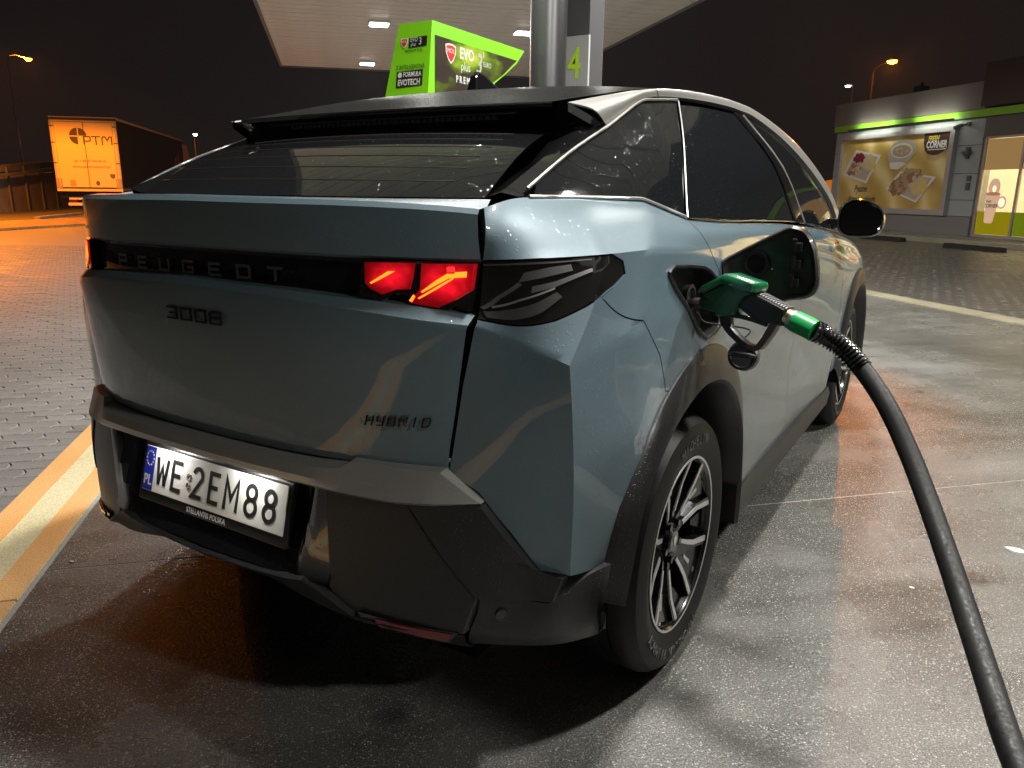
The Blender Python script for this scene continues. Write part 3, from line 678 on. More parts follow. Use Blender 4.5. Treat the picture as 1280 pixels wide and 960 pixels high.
for s_ in (-1, 1):
    mb = MB(); mb.box((s_*1.24-.0,-.03,ZB),(s_*1.175,.06,ZT-.21)); mb.build('corner_post', mat('post_orange_grey',(.45,.38,.3),.5), lo)
    mb = MB(); mb.box((s_*1.235,-.06,ZB+.02),(s_*1.02,-.031,ZB+.42)); mb.build('buffer', mat('buffer_grey',(.35,.28,.2),.6), lo)
mb = MB(); mb.box((x0,-.04,ZB-.10),(x1,.1,ZB)); mb.build('rear_beam', TRW, lo)
mb = MB(); mb.box((x0+.05,.3,ZB-.35),(x1-.05,14.4,ZB-.11)); mb.build('chassis', DARK, lo)
mb = MB(); mb.box((-.85,-.02,ZB-.44),(.85,.06,ZB-.36)); mb.box((-.9,-.03,ZB-.68),(.9,.07,ZB-.56)); mb.build('bumper_bar', mat('bumper_pale',(.6,.58,.52),.5), lo)
for s_ in (-1, 1):
    mb = MB(); mb.box((s_*.55,-.03,ZB-.55),(s_*.85,.04,ZB-.45)); mb.build('tail_lamp', REFL, lo)
for yy in (2.9,4.2,5.5,13.2,16.9):
    for s_ in (-1, 1):
        mb = MB(); mb.lathe([(.18,-.14),(.30,-.16),(.50,-.14),(.52,0),(.50,.14),(.30,.16),(.18,.14)],22,(s_*1.02,yy,.50),'x'); mb.lathe([(0,.0),(.2,.05)],22,(s_*1.02,yy,.50),'x'); mb.build('wheel', RUBBER, lo, smooth=40)
mb = MB(); mb.box((-1.2,15.0,.6),(1.2,17.2,3.0)); mb.prism([(15.0,3.0),(17.2,3.0),(16.6,3.62),(15.2,3.66)], lambda p: (-1.18,*p), lambda p: (1.18,*p)); mb.build('cab', TRW, lo, bevel=.05)
mb = MB(); mb.box((x0,14.60,ZB),(x1,14.66,ZT)); mb.build('front_wall', TRD, lo)
mb = MB(); mb.box((x1-.014,.1,ZB-.08),(x1+.01,14.5,ZB+.03)); mb.build('side_rail', mat('rail_grey',(.3,.24,.2),.5), lo)
SIDEP = mat('print_side_tan',(.32,.17,.08),.6)
mb = MB(); mb.box((x1-.014,.13,ZT-.10),(x1+.014,14.6,ZT-.046)); mb.build('top_rail', TRW, lo)
mb = MB()
for poly in ([(11.6,2.0),(13.6,2.0),(13.6,2.12),(11.6,2.12)],[(12.7,2.14),(13.4,2.14),(13.15,3.3)],[(12.0,2.14),(12.6,2.14),(12.5,2.75),(12.1,2.75)]): mb.prism(poly, lambda p: (x1-.014,*p), lambda p: (x1-.010,*p))
mb.build('side_print', SIDEP, lo)
# print on the rear doors
RX = lambda x, z, y=-.034: frame((x, y, z), (1,0,0), (0,0,1))
def disc_quarter(cx, cz, r, k):
    a0 = k*PI/2; g_ = .03; c = (cx+g_*math.cos(a0+PI/4)*1.414*.7, cz+g_*math.sin(a0+PI/4)*1.414*.7)
    return [c]+[(c[0]+r*math.cos(a0+PI/2*i/10), c[1]+r*math.sin(a0+PI/2*i/10)) for i in range(11)]
for k in (0,1,2):
    mb = MB(); mb.prism(disc_quarter(-.22,3.10,.30,k), lambda p: (p[0],-.032,p[1]), lambda p: (p[0],-.036,p[1])); mb.build('logo_disc', PRINTK, lo)
LORRY_NAME = True
text_mesh('phone_line','tel. + 48 29 743 04 32',.145,PRINTD,lo,RX(.12,2.12,-.037),xs=.92)
text_mesh('web_line','www.ptmtransport.pl',.145,PRINTD,lo,RX(.14,1.90,-.037),xs=1.12)
mb = MB(); mb.prism(ell((.32,1.25),.075,.10,16), lambda p: (p[0],-.032,p[1]), lambda p: (p[0],-.038,p[1])); mb.build('round_sticker', GREYD, lo)
mb = MB(); mb.box((-.72,-.038,1.12),(-.52,-.032,1.36)); mb.build('rear_label', mat('label_tan',(.45,.28,.12),.6), lo)
mb = MB(); mb.prism([(.80,1.62),(1.0,1.62),(1.0,1.50),(.92,1.42),(.83,1.48)], lambda p: (p[0],-.032,p[1]), lambda p: (p[0],-.038,p[1])); mb.build('shield_sticker', GREYD, lo)

# ------------------------------------------------------------------ pump islands, squared to the car
for x0_, x1_, y0_, y1_ in ((-3.15,-1.95,2.6,8.2),(2.25,3.45,-2.6,3.2)):
    mb = MB(); mb.box((x0_,y0_,-.1),(x1_,y1_,.15)); o = mb.build('pump_island', BARR, bevel=.03); o['kind'] = 'structure'
def pump(x0_, x1_, y0_, y1_, lab):
    o = empty('fuel_pump', ((x0_+x1_)/2,(y0_+y1_)/2,.15), 0, lab, 'fuel pump'); ax, ay = (x1_-x0_)/2, (y1_-y0_)/2
    mb = MB(); mb.box((-ax,-ay,0),(ax,ay,1.62)); mb.build('cabinet', mat('pump_grey',(.28,.29,.29),.4), o, bevel=.02)
    for s_ in (-1, 1):
        mb = MB(); mb.box((s_*ax,-ay*.8,.95),(s_*(ax+.02),ay*.8,1.5)); mb.build('display', BLACK, o)
        for k in range(4):
            mb = MB(); yy = -ay*.75+k*ay*.5; mb.box((s_*(ax+.002),yy-.06,.45),(s_*(ax+.05),yy+.06,.85)); mb.build('nozzle_holder', DARK, o, bevel=.01)
    return o
pa = pump(-2.96,-2.54,3.30,4.30,'fuel pump hidden under the lime green topper sign beyond the car')
pb = pump(2.48,3.0,-.75,.65,'fuel pump on the right beyond the picture edge with poster panel')
# poster panel of the near pump (seen mirrored in the car's flank)
mb = MB(); mb.box((-.285,-.66,.02),(-.262,.66,.92)); pp = mb.build('poster', PRINTK, pb)
for k, (zz, w) in enumerate(((.84,.7),(.78,.75),(.71,.6),(.63,.75))):
    mb = MB(); mb.box((-.289,-w*.5,zz-.018),(-.2855,w*.5-.1*(k % 2),zz+.012)); mb.build('poster_line', WHITE, pp)
mb = MB(); mb.prism(blob((.1,.30),.30,.14,14), lambda p: (-.2855,*p), lambda p: (-.289,*p)); mb.build('poster_bread', mat('print_bread',(.45,.28,.10),.5), pp)
mb = MB(); mb.prism([(-.4,.42),(-.2,.36),(-.28,.52)], lambda p: (-.2855,*p), lambda p: (-.289,*p)); mb.build('poster_leaf', PRINTG, pp)
# topper sign
tp = empty('pump_topper', (-2.5,3.337,0), 0, 'lime green pump topper sign with fuel advert seen over the car roof', 'sign')
outl = [(0,2.62),(1.44,2.60),(1.30,2.47),(1.12,2.36),(.90,2.24),(.62,2.14),(.30,2.02),(.0,1.92),(-.09,1.90)]
mb = MB(); mb.prism(outl, lambda p: (-.34-(2.62-p[1])*.20, p[0], p[1]), lambda p: (0, p[0], p[1])); mb.build('sign_box', GREEN, tp)
ADV = mat('print_advert',(.03,.025,.018),.35); t = NT(ADV); co = t.coord('Object'); n1 = t.noise(t.coord('Object',(1,1,2.2),(.5,0,0)), 1.7, 3, .5)
t.set('Base Color', t.ramp(n1, [(.0,(.02,.015,.012)),(.50,(.045,.032,.022)),(.57,(.10,.16,.01)),(.66,(.32,.50,.02)),(.8,(.75,.75,.10))]))
inn = [(.035,2.515),(1.30,2.495),(1.06,2.34),(.85,2.235),(.58,2.13),(.28,2.02),(.02,1.94)]
mb = MB(); mb.prism(inn, lambda p: (.0005, *p), lambda p: (.004, *p)); mb.build('advert_print', ADV, tp)
XF = lambda y, z, x=.006: frame((x,y,z),(0,1,0),(0,0,1))
def badge(y, z, k, par, XFm):
    def pr(name, poly, d0, d1, m_):
        M = XFm(y, z); mb = MB(); mb.prism(poly, lambda p: M @ Vector((p[0]*k,p[1]*k,d0)), lambda p: M @ Vector((p[0]*k,p[1]*k,d1))); return mb.build(name, m_, par)
    sh_ = [(-.5,.42),(-.2,.5),(.2,.5),(.5,.42),(.46,.0),(.25,-.35),(0,-.55),(-.25,-.35),(-.46,0)]
    pr('badge', sh_, 0, .0015, WHITE); pr('badge', [(a*.82,b*.82) for a, b in sh_], .0016, .0022, RED)
    text_mesh('badge_word','MOL',.34*k,WHITE,par,XFm(y,z+.12*k) @ Matrix.Translation((0,0,.0026)),xs=.95)
badge(.24,2.405,.15,tp,XF)
text_mesh('advert_word','EVO',.125,WHITE,tp,XF(.475,2.425),xs=.9,bold=.004); text_mesh('advert_word','plus',.10,WHITE,tp,XF(.455,2.325),xs=.9)
text_mesh('advert_numeral','3',.24,mat('print_silver',(.55,.55,.5),.4),tp,XF(.655,2.37),xs=.8,shear=.2,bold=.004); text_mesh('advert_word','EURO',.06,WHITE,tp,XF(.79,2.385),xs=.8); text_mesh('advert_word','3',.07,WHITE,tp,XF(.73,2.46),xs=.8)
text_mesh('advert_line','P R E M I U M   F U E L',.075,WHITE,tp,XF(.62,2.215),xs=.85,bold=.003)
YF = lambda x, z, y=-.004: frame((x,y,z),(1,0,0),(0,0,1))
def plate2(x0_, x1_, z0, z1, nm, mt, y=-.003):
    mb = MB(); mb.box((x0_,y,z0),(x1_,y+.002,z1)); return mb.build(nm, mt, tp)
# the end face leans a little: print stands on its own thin carriers
lean = lambda z: (2.62-z)*-.13
def YL(x, z): return frame((x, lean(z)-.010, z), (1,0,0), (0,-.13*-1,1))
badge(-.265,2.465,.075,tp,lambda a,b: YL(a,b))
mb = MB(); mb.prism([(-.22,2.425),(-.035,2.43),(-.035,2.505),(-.22,2.50)], lambda p: (p[0],lean(p[1])-.004,p[1]), lambda p: (p[0],lean(p[1])-.008,p[1])); mb.build('end_plate', PRINTK, tp)
text_mesh('end_word','EVO',.05,WHITE,tp,YL(-.165,2.483),xs=.8); text_mesh('end_word','plus',.04,WHITE,tp,YL(-.17,2.447),xs=.8); text_mesh('end_word','3',.08,WHITE,tp,YL(-.10,2.465),xs=.8)
text_mesh('end_line','PREMIUM FUEL',.032,PRINTK,tp,YL(-.16,2.40),xs=.9)
text_mesh('end_line','Z INTELIGENTNĄ',.047,PRINTK,tp,YL(-.19,2.275),xs=.8)
mb = MB(); mb.prism([(-.33,2.12),(-.06,2.13),(-.06,2.25),(-.33,2.245)], lambda p: (p[0],lean(p[1])-.004,p[1]), lambda p: (p[0],lean(p[1])-.008,p[1])); mb.build('end_plate', PRINTK, tp)
text_mesh('end_word','FORMUŁA',.052,WHITE,tp,YL(-.165,2.217),xs=.8,bold=.0015); text_mesh('end_word','EVOTECH',.066,WHITE,tp,YL(-.195,2.155),xs=.8,bold=.002)
mb = MB(); mb.prism(ell((-.295,2.217),.022,.022,14), lambda p: (p[0],lean(p[1])-.0085,p[1]), lambda p: (p[0],lean(p[1])-.0095,p[1])); mb.build('end_ring', WHITE, tp)
# litter on the concrete
for nm, x, y, a, lab, m_ in (('paper_scrap',1.763,1.334,.035,'white scrap of paper on the concrete at the right edge',WHITE),('pebble',1.452,.819,.010,'small pale pebble on the concrete right of the hose curve',WHITE),('pebble',1.473,1.786,.010,'dark pebble on the concrete inside the hose arc',DARK),('pebble',-1.12,-.62,.012,'brown crumb by the cream and orange strip',SEAL)):
    mb = MB(); mb.prism(blob((x,y),a,a*.5,9), lambda p: (p[0],p[1],.0), lambda p: (p[0],p[1],a*.25)); tag(mb.build(nm, m_, bevel=.0), lab, 'litter')
# ------------------------------------------------------------------ the car (right half measured, left half mirrored)
car = empty('car', (0,0,0), 0, 'blue grey hybrid crossover with red tail lamps being refuelled under the canopy', 'car')
GX = [0,.15,.3,.4,.5,.6,.68,.75,.80,.84,.88,.91,.93,1.0]; GY = [0,.003,.015,.035,.068,.118,.178,.245,.31,.37,.45,.55,.7,1.2]
_xs = np.linspace(0,1,201); _c = np.interp(_xs, GX, GY)
for _ in range(30): _c[1:-1] = (_c[:-2]+2*_c[1:-1]+_c[2:])/4          # smooth plan curve of the tail
WZ = ([.3,.45,.6,.75,1.08,1.285],[1.07,1.08,1.07,1.02,.985,.94])
def Yr(x, z, dy=0.0): return -.84+float(np.interp(abs(x)/np.interp(z,*WZ), _xs, _c))+dy
def B(x, z, dy=0.0): return (x, Yr(x, z, dy), z)
# --- flank surface: columns from the tailgate gap to the nose, rows from belt to sill
A = [
 # gap c0                c1                    c2                    c3                    c4                   c5                  c6                 c7                 c8                 c9                  c10               c11
 [(.655,-.625,1.272),(.672,-.514,1.289),(.730,-.36,1.287),(.790,-.148,1.283),(.846,.015,1.236),(.860,.45,1.217),(.868,1.0,1.197),(.866,1.7,1.155),(.852,2.35,1.10),(.80,2.95,1.055),(.70,3.38,.98),(.50,3.60,.90)],
 [(.664,-.640,1.238),(.735,-.565,1.262),(.802,-.42,1.252),(.842,-.23,1.245),(.870,.0,1.212),(.880,.45,1.19),(.884,1.0,1.17),(.880,1.7,1.128),(.872,2.35,1.08),(.845,2.95,1.03),(.74,3.40,.95),(.54,3.62,.86)],
 [(.668,-.652,1.172),(.765,-.595,1.174),(.855,-.475,1.180),(.884,-.32,1.182),(.893,-.02,1.165),(.896,.45,1.150),(.899,1.0,1.13),(.894,1.7,1.09),(.892,2.35,1.05),(.885,2.95,.99),(.78,3.42,.91),(.58,3.64,.82)],
 [(.669,-.662,1.085),(.760,-.622,1.065),(.853,-.530,1.075),(.893,-.36,1.09),(.905,-.03,1.10),(.905,.45,1.08),(.905,1.0,1.05),(.900,1.7,1.02),(.905,2.35,.99),(.912,2.93,.945),(.81,3.44,.86),(.60,3.66,.76)],
 [(.668,-.668,1.047),(.757,-.637,1.010),(.845,-.606,.974),(.900,-.395,1.025),(.916,-.04,1.045),(.910,.45,1.0),(.907,1.0,.97),(.902,1.7,.95),(.914,2.35,.93),(.926,2.93,.89),(.83,3.46,.80),(.62,3.68,.70)],
 [(.648,-.690,.925),(.750,-.650,.905),(.853,-.604,.876),(.915,-.38,.87),(.936,.0,.88),(.914,.45,.86),(.902,1.0,.83),(.899,1.7,.83),(.922,2.35,.84),(.930,2.94,.81),(.84,3.46,.72),(.63,3.68,.62)],
 [(.630,-.705,.80),(.745,-.657,.77),(.858,-.598,.737),(.925,-.40,.72),(.942,.0,.75),(.914,.48,.70),(.894,1.0,.66),(.893,1.7,.66),(.930,2.35,.70),(.934,2.95,.68),(.845,3.46,.60),(.63,3.68,.50)],
 [(.620,-.716,.68),(.742,-.658,.645),(.858,-.597,.632),(.926,-.44,.56),(.942,.0,.55),(.916,.5,.50),(.906,1.0,.45),(.904,1.7,.45),(.930,2.35,.50),(.932,2.95,.50),(.84,3.46,.45),(.62,3.66,.38)],
 [(.600,-.730,.50),(.740,-.655,.50),(.855,-.598,.50),(.920,-.47,.38),(.935,.0,.30),(.906,.5,.28),(.894,1.0,.26),(.892,1.7,.26),(.918,2.35,.28),(.92,2.95,.28),(.82,3.44,.26),(.60,3.62,.22)]]
for r_, (z, dy, x) in enumerate(((1.271,.012,.660),(1.238,.000,.6615),(1.172,.006,.6670),(1.085,-.005,.6685),(1.047,-.022,.667),(.925,-.006,.650),(.80,.006,.632),(.69,.012,.618),(.50,.0,.600))): A[r_][0] = (x, Yr(x, z, dy), z)
for c_ in range(12):
    p0, p2 = np.array(A[0][c_]), np.array(A[2][c_]); A[1][c_] = tuple((p0+p2)/2+np.array([.007,-.004 if c_ < 3 else 0,.004]))
FL = Surf(A, 8, crow=(2,4), ccol=(2,3,4))
# outlines
lamp_top = [(.668,-.652,1.170),(.765,-.60,1.1745),(.83,-.53,1.178),(.868,-.46,1.180)]
lamp_tip = [(.880,-.425,1.165),(.883,-.42,1.140),(.876,-.46,1.118)]
lamp_bot = [(.845,-.54,1.083),(.80,-.585,1.055),(.765,-.615,1.047),(.73,-.632,1.045),(.669,-.667,1.054)]
shut_door = [(.846,.015,1.236),(.872,.035,1.20),(.888,.075,1.155),(.902,.135,1.10),(.912,.22,1.0),(.914,.30,.90),(.916,.33,.83)]
arch_o = [(.93,-.580,.44),(.93,-.572,.469),(.93,-.525,.536),(.93,-.478,.644),(.93,-.385,.759),(.935,-.25,.856),(.936,-.06,.922),(.93,.13,.903),(.92,.295,.82),(.915,.40,.70),(.915,.46,.56),(.912,.50,.42),(.91,.52,.30)]
arch_i = [(-.500,.43),(-.485,.465),(-.463,.536),(-.43,.63),(-.35,.715),(-.21,.79),(-.03,.823),(.16,.785),(.29,.69),(.36,.58),(.39,.46),(.40,.38),(.40,.27)]
bump_shut = [(.862,-.50,1.098),(.893,-.375,1.035),(.918,-.30,.95),(.932,-.27,.86)]
belt = [FL.ev(c, 0) for c in np.linspace(0, 4, 17)]
belt = [tuple(p) for p in belt]
qo = belt+shut_door[1:]+[arch_o[8],arch_o[7],arch_o[6],arch_o[5]]+bump_shut[::-1]+lamp_bot[:0]+[lamp_tip[2],lamp_tip[1],lamp_tip[0]]+lamp_top[::-1]+[(.664,-.640,1.238)]
# fuel filler opening is cut from the quarter panel by building the panel round it: the well stands behind
fo_ = [(.91,-.225,1.125),(.91,-.19,1.138),(.91,.0,1.122),(.91,.075,1.095),(.91,.115,1.065),(.91,.115,1.0),(.92,.10,.955),(.925,-.02,.945),(.92,-.085,.985),(.91,-.125,1.03),(.91,-.19,1.085)]
trim_panel(FL, qo, hole=fo_).build('quarter_panel', PAINT, car, smooth=28, fix=False); trim_panel(FL, qo).build('quarter_panel', PAINT, car, smooth=28, fix=False, mirror=True)
bc = [lamp_bot[4],(.668,-.668,1.047),(.648,-.690,.925),(.630,-.705,.80),(.622,-.714,.738),(.684,-.685,.70),(.745,-.657,.615),(.80,-.625,.53),(.858,-.597,.52),(.915,-.48,.53)]+[arch_o[2],arch_o[3],arch_o[4],arch_o[5]]+bump_shut[::-1]+[lamp_tip[2]]+lamp_bot[:4]
both(trim_panel(FL, bc), 'bumper_corner', PAINT, car)
lamp_outline = lamp_top+lamp_tip+lamp_bot
lm = trim_panel(FL, lamp_outline, off=-.002, gap=.0015, flange=.02)
lensR, lensL = both(lm, 'tail_lamp', LENS, car)
# pale strips inside the outer lamp
def fl_strip(pts, mt, name, par, off, w=None):
    P = [np.array(FL.ev(*FL.inv(p)))+np.array(FL.nrm(*FL.inv(p)))*np.sign(FL.nrm(*FL.inv(p))[0])*off for p in pts]
    return P
def lamp_facets(par, mir):
    def lp(u, v):        # u 0..1 gap to tip, v 0..1 bottom to top of the lamp
        top = np.array([np.interp(u,[0,.45,.8,1],[p[k] for p in lamp_top]) for k in range(3)]); 
        bt = [(.669,-.667,1.054),(.73,-.632,1.045),(.80,-.585,1.055),(.876,-.46,1.118)]
        bot = np.array([np.interp(u,[0,.33,.66,1],[p[k] for p in bt]) for k in range(3)])
        p = bot+(top-bot)*v; c, r = FL.inv(p); n = FL.nrm(c, r); n = n*(1 if n[0] > 0 else -1); return FL.ev(c, r), n
    DK = bpy.data.materials.get('lamp_inner_dark') or mat('lamp_inner_dark',(.07,.068,.066),.35,.4,1.0)
    for nm, q, mt in (('inner_facet',[(.36,.80),(.55,.86),(.72,.88),(.74,.76),(.55,.72),(.33,.66)],LENSG),('inner_facet',[(.44,.58),(.62,.64),(.86,.74),(.86,.66),(.62,.54),(.44,.48)],LENSG),
                      ('inner_facet',[(.05,.16),(.25,.22),(.50,.32),(.64,.46),(.68,.36),(.54,.16),(.30,.08),(.09,.06)],DK),
                      ('inner_bar',[(.02,.22),(.16,.42),(.33,.66),(.36,.62),(.20,.40),(.06,.19)],LENSG),('inner_bar',[(.12,.26),(.36,.40),(.62,.54),(.62,.51),(.36,.365),(.13,.225)],CHROME),('inner_bar',[(.02,.94),(.40,.95),(.86,.95),(.86,.925),(.40,.925),(.02,.915)],LENSG)):
        trim_panel(FL, [lp(u, v)[0] for u, v in q], off=-.0006, gap=0, flange=.001, sub=.06, step=8).build(nm, mt, par, smooth=40, fix=False, mirror=mir)
lamp_facets(lensR, False); lamp_facets(lensL, True)
# doors, wing
rd_ = [(.846,.015,1.236)]+[tuple(FL.ev(c, 0)) for c in np.linspace(4.1, 6.35, 8)]+[(.903,1.30,1.05),(.90,1.33,.80),(.895,1.24,.60),(.905,1.245,.42),(.898,1.245,.33)]+[(.90,.53,.345),arch_o[11],arch_o[10],arch_o[9],arch_o[8]]+shut_door[::-1][:-1]
both(trim_panel(FL, rd_), 'rear_door', PAINT, car)
fd_ = [tuple(FL.ev(c, 0)) for c in np.linspace(6.35, 8.0, 6)]+[(.90,2.28,1.0),(.905,2.24,.85),(.92,2.22,.70),(.915,2.16,.5),(.90,2.12,.345),(.895,1.6,.325),(.898,1.245,.33),(.905,1.245,.42),(.895,1.24,.60),(.90,1.33,.80),(.903,1.30,1.05)]
both(trim_panel(FL, fd_), 'front_door', PAINT, car)
FA = [(2.739+.505*math.cos(a), .375+.53*math.sin(a)) for a in np.linspace(PI*.97, .05, 12)]
FAi = [(2.739+.425*math.cos(a), .36+.445*math.sin(a)) for a in np.linspace(PI*1.02, -.02, 12)]
ww = [tuple(FL.ev(c, 0)) for c in np.linspace(8.0, 11, 10)]+[tuple(FL.ev(11, r)) for r in (1,2,3,4,5,6,7,8)]+[(.82,3.44,.26),(.92,3.24,.30)]+[(.93,y,z) for y, z in FA[::-1]]+[(.915,2.16,.42),(.915,2.16,.5),(.92,2.22,.70),(.905,2.24,.85),(.90,2.28,1.0)]
both(trim_panel(FL, ww), 'front_wing', PAINT, car)
def cladding(outer, inner, name, x_in):
    P = []
    for (o, (y, z)) in zip(outer, inner):
        p, n = np.array(FL.ev(*FL.inv(o))), np.array([1.,0,0])
        q = np.array([max(p[0]+.012, .944), y, z]); m1 = p+(q-p)*.12+n*.010; m2 = p+(q-p)*.9+n*.008
        P.append([p-n*.012, p+n*.004, m1, m2, q-n*.006, (x_in, y, z)])
    P = crom(np.array(P), 4)
    mb = MB(); mb.grid(P); return both(mb, name, PLASTIC, car, smooth=40, fix=True)
cladding(arch_o, arch_i, 'arch_cladding', .74)
cladding([(.93,y,z) for y, z in FA], FAi, 'arch_cladding', .74)
# sill
sl = []
for y in np.linspace(.49, 2.2, 12):
    x = .90+.0*y; sl.append([(.885,y,.345),(.915,y,.335),(.925,y,.30),(.915,y,.24),(.88,y,.20),(.80,y,.19)])
mb = MB(); mb.grid(sl); both(mb, 'sill', PLASTIC, car, smooth=30, fix=True)
# door handles
for yy in (.78, 1.98):
    mb = MB(); c, r = FL.inv((.90, yy, 1.06)); p = FL.ev(c, r); mb.cbox((p[0]+.004, yy, p[2]), (.016,.19,.026)); both(mb, 'door_handle', PAINT, car, fix=True, bevel=.006)
# --- glasshouse surface
K = [
 [(.672,-.514,1.2892),(.745,-.30,1.2875),(.792,-.148,1.285),(.845,.015,1.240),(.858,.30,1.226),(.866,.75,1.214),(.869,1.2,1.197),(.867,1.75,1.160),(.858,2.15,1.128),(.838,2.5,1.102)],
 [(.671,-.512,1.291),(.712,-.30,1.333),(.737,-.12,1.372),(.765,.07,1.405),(.779,.34,1.408),(.792,.75,1.412),(.800,1.2,1.402),(.815,1.7,1.343),(.824,2.1,1.262),(.82,2.46,1.152)],
 [(.670,-.510,1.293),(.668,-.30,1.385),(.663,-.09,1.457),(.657,.13,1.541),(.664,.40,1.567),(.676,.75,1.582),(.686,1.15,1.577),(.726,1.65,1.492),(.762,2.02,1.377),(.80,2.42,1.205)]]
GH = Surf(K, 8, ccol=(2,3))
qg = [(c, .02) for c in np.linspace(.1, 2.98, 12)]+[(3.08,.3),(3.22,.65),(3.56,1.3),(3.93,1.96)]+[(c, 1.97) for c in np.linspace(3.7, .3, 15)]
both(trim_panel(GH, qg, off=-.001, gap=.001), 'quarter_window', GLASS, car)
dg = [(3.08,.03),(4,.03),(5,.03),(6.05,.03),(5.75,1.0),(5.45,1.93),(5,1.93),(4.5,1.93),(4.03,1.93),(3.64,1.3),(3.30,.65)]
both(trim_panel(GH, dg, off=-.003, gap=.001), 'rear_door_window', GLASS, car)
bp_ = [(6.06,.02),(6.34,.02),(6.02,1.0),(5.68,1.95),(5.46,1.95),(5.77,1.0)]
both(trim_panel(GH, bp_, off=.001, gap=.001, sub=.08), 'door_pillar', BLACK, car)
fg = [(6.36,.03),(7,.03),(7.9,.03),(8.9,.3),(8.9,.6),(8.5,1.93),(8,1.93),(7,1.93),(6.3,1.93),(5.70,1.93),(6.03,1.0)]
both(trim_panel(GH, fg, off=-.003, gap=.001), 'front_door_window', GLASS, car)
def curve_strip(sf, crs, r, name, mt, off=.003, n=6):
    P = []
    for c, q in crs:
        p = sf.ev(c, q); nn = sf.nrm(c, q); nn = nn*(1 if nn[0] > 0 else -1); P.append(p+nn*off)
    mb = MB(); mb.tube(crom(P, 3), r, n); return both(mb, name, mt, car, smooth=60, fix=True)
curve_strip(GH, [(c, 1.985) for c in np.linspace(.12, 3.8, 16)]+[(3.95,1.99)], .0042, 'window_trim', CHROME, .004)
curve_strip(GH, [(c, .0) for c in np.linspace(.1, 3.0, 12)], .0045, 'window_trim', TRIM, .002)
curve_strip(GH, [(c, .0) for c in np.linspace(3.05, 8.6, 20)], .0045, 'window_trim', BLACK, .002)
curve_strip(GH, [(3.02,.0),(3.12,.3),(3.25,.65),(3.60,1.3),(3.98,1.97)], .0022, 'window_trim', TRIM, .002)
curve_strip(GH, [(6.02,.0),(5.73,1.0),(5.43,1.95)], .005, 'window_trim', BLACK, .001)
curve_strip(GH, [(5.70,1.95),(6.03,1.0),(6.35,.02)], .003, 'window_trim', TRIM, .001)
# --- roof side: between window tops and the black roof
top_w = [GH.ev(c, 2) for c in np.linspace(2, 9, 15)]
rail_pts = [(.605,-.19,1.508),(.612,0,1.543),(.620,.2,1.576),(.622,.45,1.603),(.622,.75,1.620),(.624,1.05,1.627),(.627,1.33,1.618),(.640,1.65,1.588),(.660,1.95,1.540),(.685,2.25,1.462),(.712,2.5,1.375),(.742,2.68,1.28),(.770,2.80,1.185)]
low_pts = [(.657,-.075,1.460),(.657,.02,1.498),(.660,.15,1.548),(.668,.40,1.574),(.680,.75,1.589),(.687,1.0,1.589),(.694,1.18,1.579),(.716,1.5,1.53),(.745,1.78,1.462),(.775,2.05,1.376),(.802,2.3,1.28),(.815,2.45,1.20),(.825,2.55,1.12)]
RSd = Surf([rail_pts, [tuple((np.array(a)*.5+np.array(b)*.5)+np.array([.016,0,.010])) for a, b in zip(rail_pts, low_pts)], low_pts], 8)
both(trim_panel(RSd, [(0,0),(2.02,0),(2.25,1.0),(2.42,2.0),(0,2)], gap=.001, flange=.004), 'roof_pillar_panel', SILV, car)
both(trim_panel(RSd, [(2.04,0)]+[(c,0) for c in range(3,13)]+[(12,2)]+[(c,2) for c in range(11,2,-1)]+[(2.44,2.0),(2.27,1.0)], gap=.001, flange=.02), 'roof_rail', SILV, car)
# --- roof, spoiler, tail glass
RR = [(-.205,1.514,.56,-.186,1.512),(0,1.572,.598,0,1.546),(.2,1.608,.612,.2,1.578),(.5,1.640,.614,.48,1.607),(.9,1.655,.614,.9,1.626),(1.33,1.646,.620,1.33,1.620),(1.92,1.586,.652,1.95,1.543)]
rows = []
for y0, z0, xe, ye, ze in RR:
    rows.append([(xe*s_, y0+(ye-y0)*s_*s_, z0+(ze-z0)*abs(s_)**2.6) for s_ in (-1,-.85,-.6,-.3,0,.3,.6,.85,1)])
R_ = Surf(rows, 6)
mb = MB(); mb.grid(R_.D); mb.build('roof_panel', ROOF, car, smooth=40, fix=False)
poly = R_.D[0]
sp = []
for p in poly:
    x, y, z = p; s_ = x/.56
    sp.append([(x,y,z+.0005),(x*1.005,y-.004,z-.004),(x*1.005,y-.001,z-.012),(x,y+.03,z-.024),(x*1.02,y+.06,z-.036),(x*1.06,-.115,1.464-.016*s_*s_)])
mb = MB(); mb.grid(sp); mb.build('spoiler', BLACK, car, smooth=35)
# textured air strip on the spoiler's underside
mb = MB()
for k in range(38):
    x = -.37+k*.02; s_ = x/.56; y = -.205+.02*s_*s_
    for j in range(2):
        yy = y+.035+.030*j; zz = 1.514-.0245-.001*j; mb.box((x+.005*j, yy, zz-.010), (x+.012+.005*j, yy+.018, zz))
o = mb.build('air_vane', mat('vane_grey',(.22,.22,.22),.35), car); o['kind'] = 'stuff'
mb = MB(); mb.grid([[(x, -.205+.02*(x/.56)**2+.014, 1.4935) for x in np.linspace(-.46,.46,20)], [(x, -.205+.02*(x/.56)**2+.026, 1.4895) for x in np.linspace(-.44,.44,20)]]); mb.build('brake_light_strip', TRIM, car)
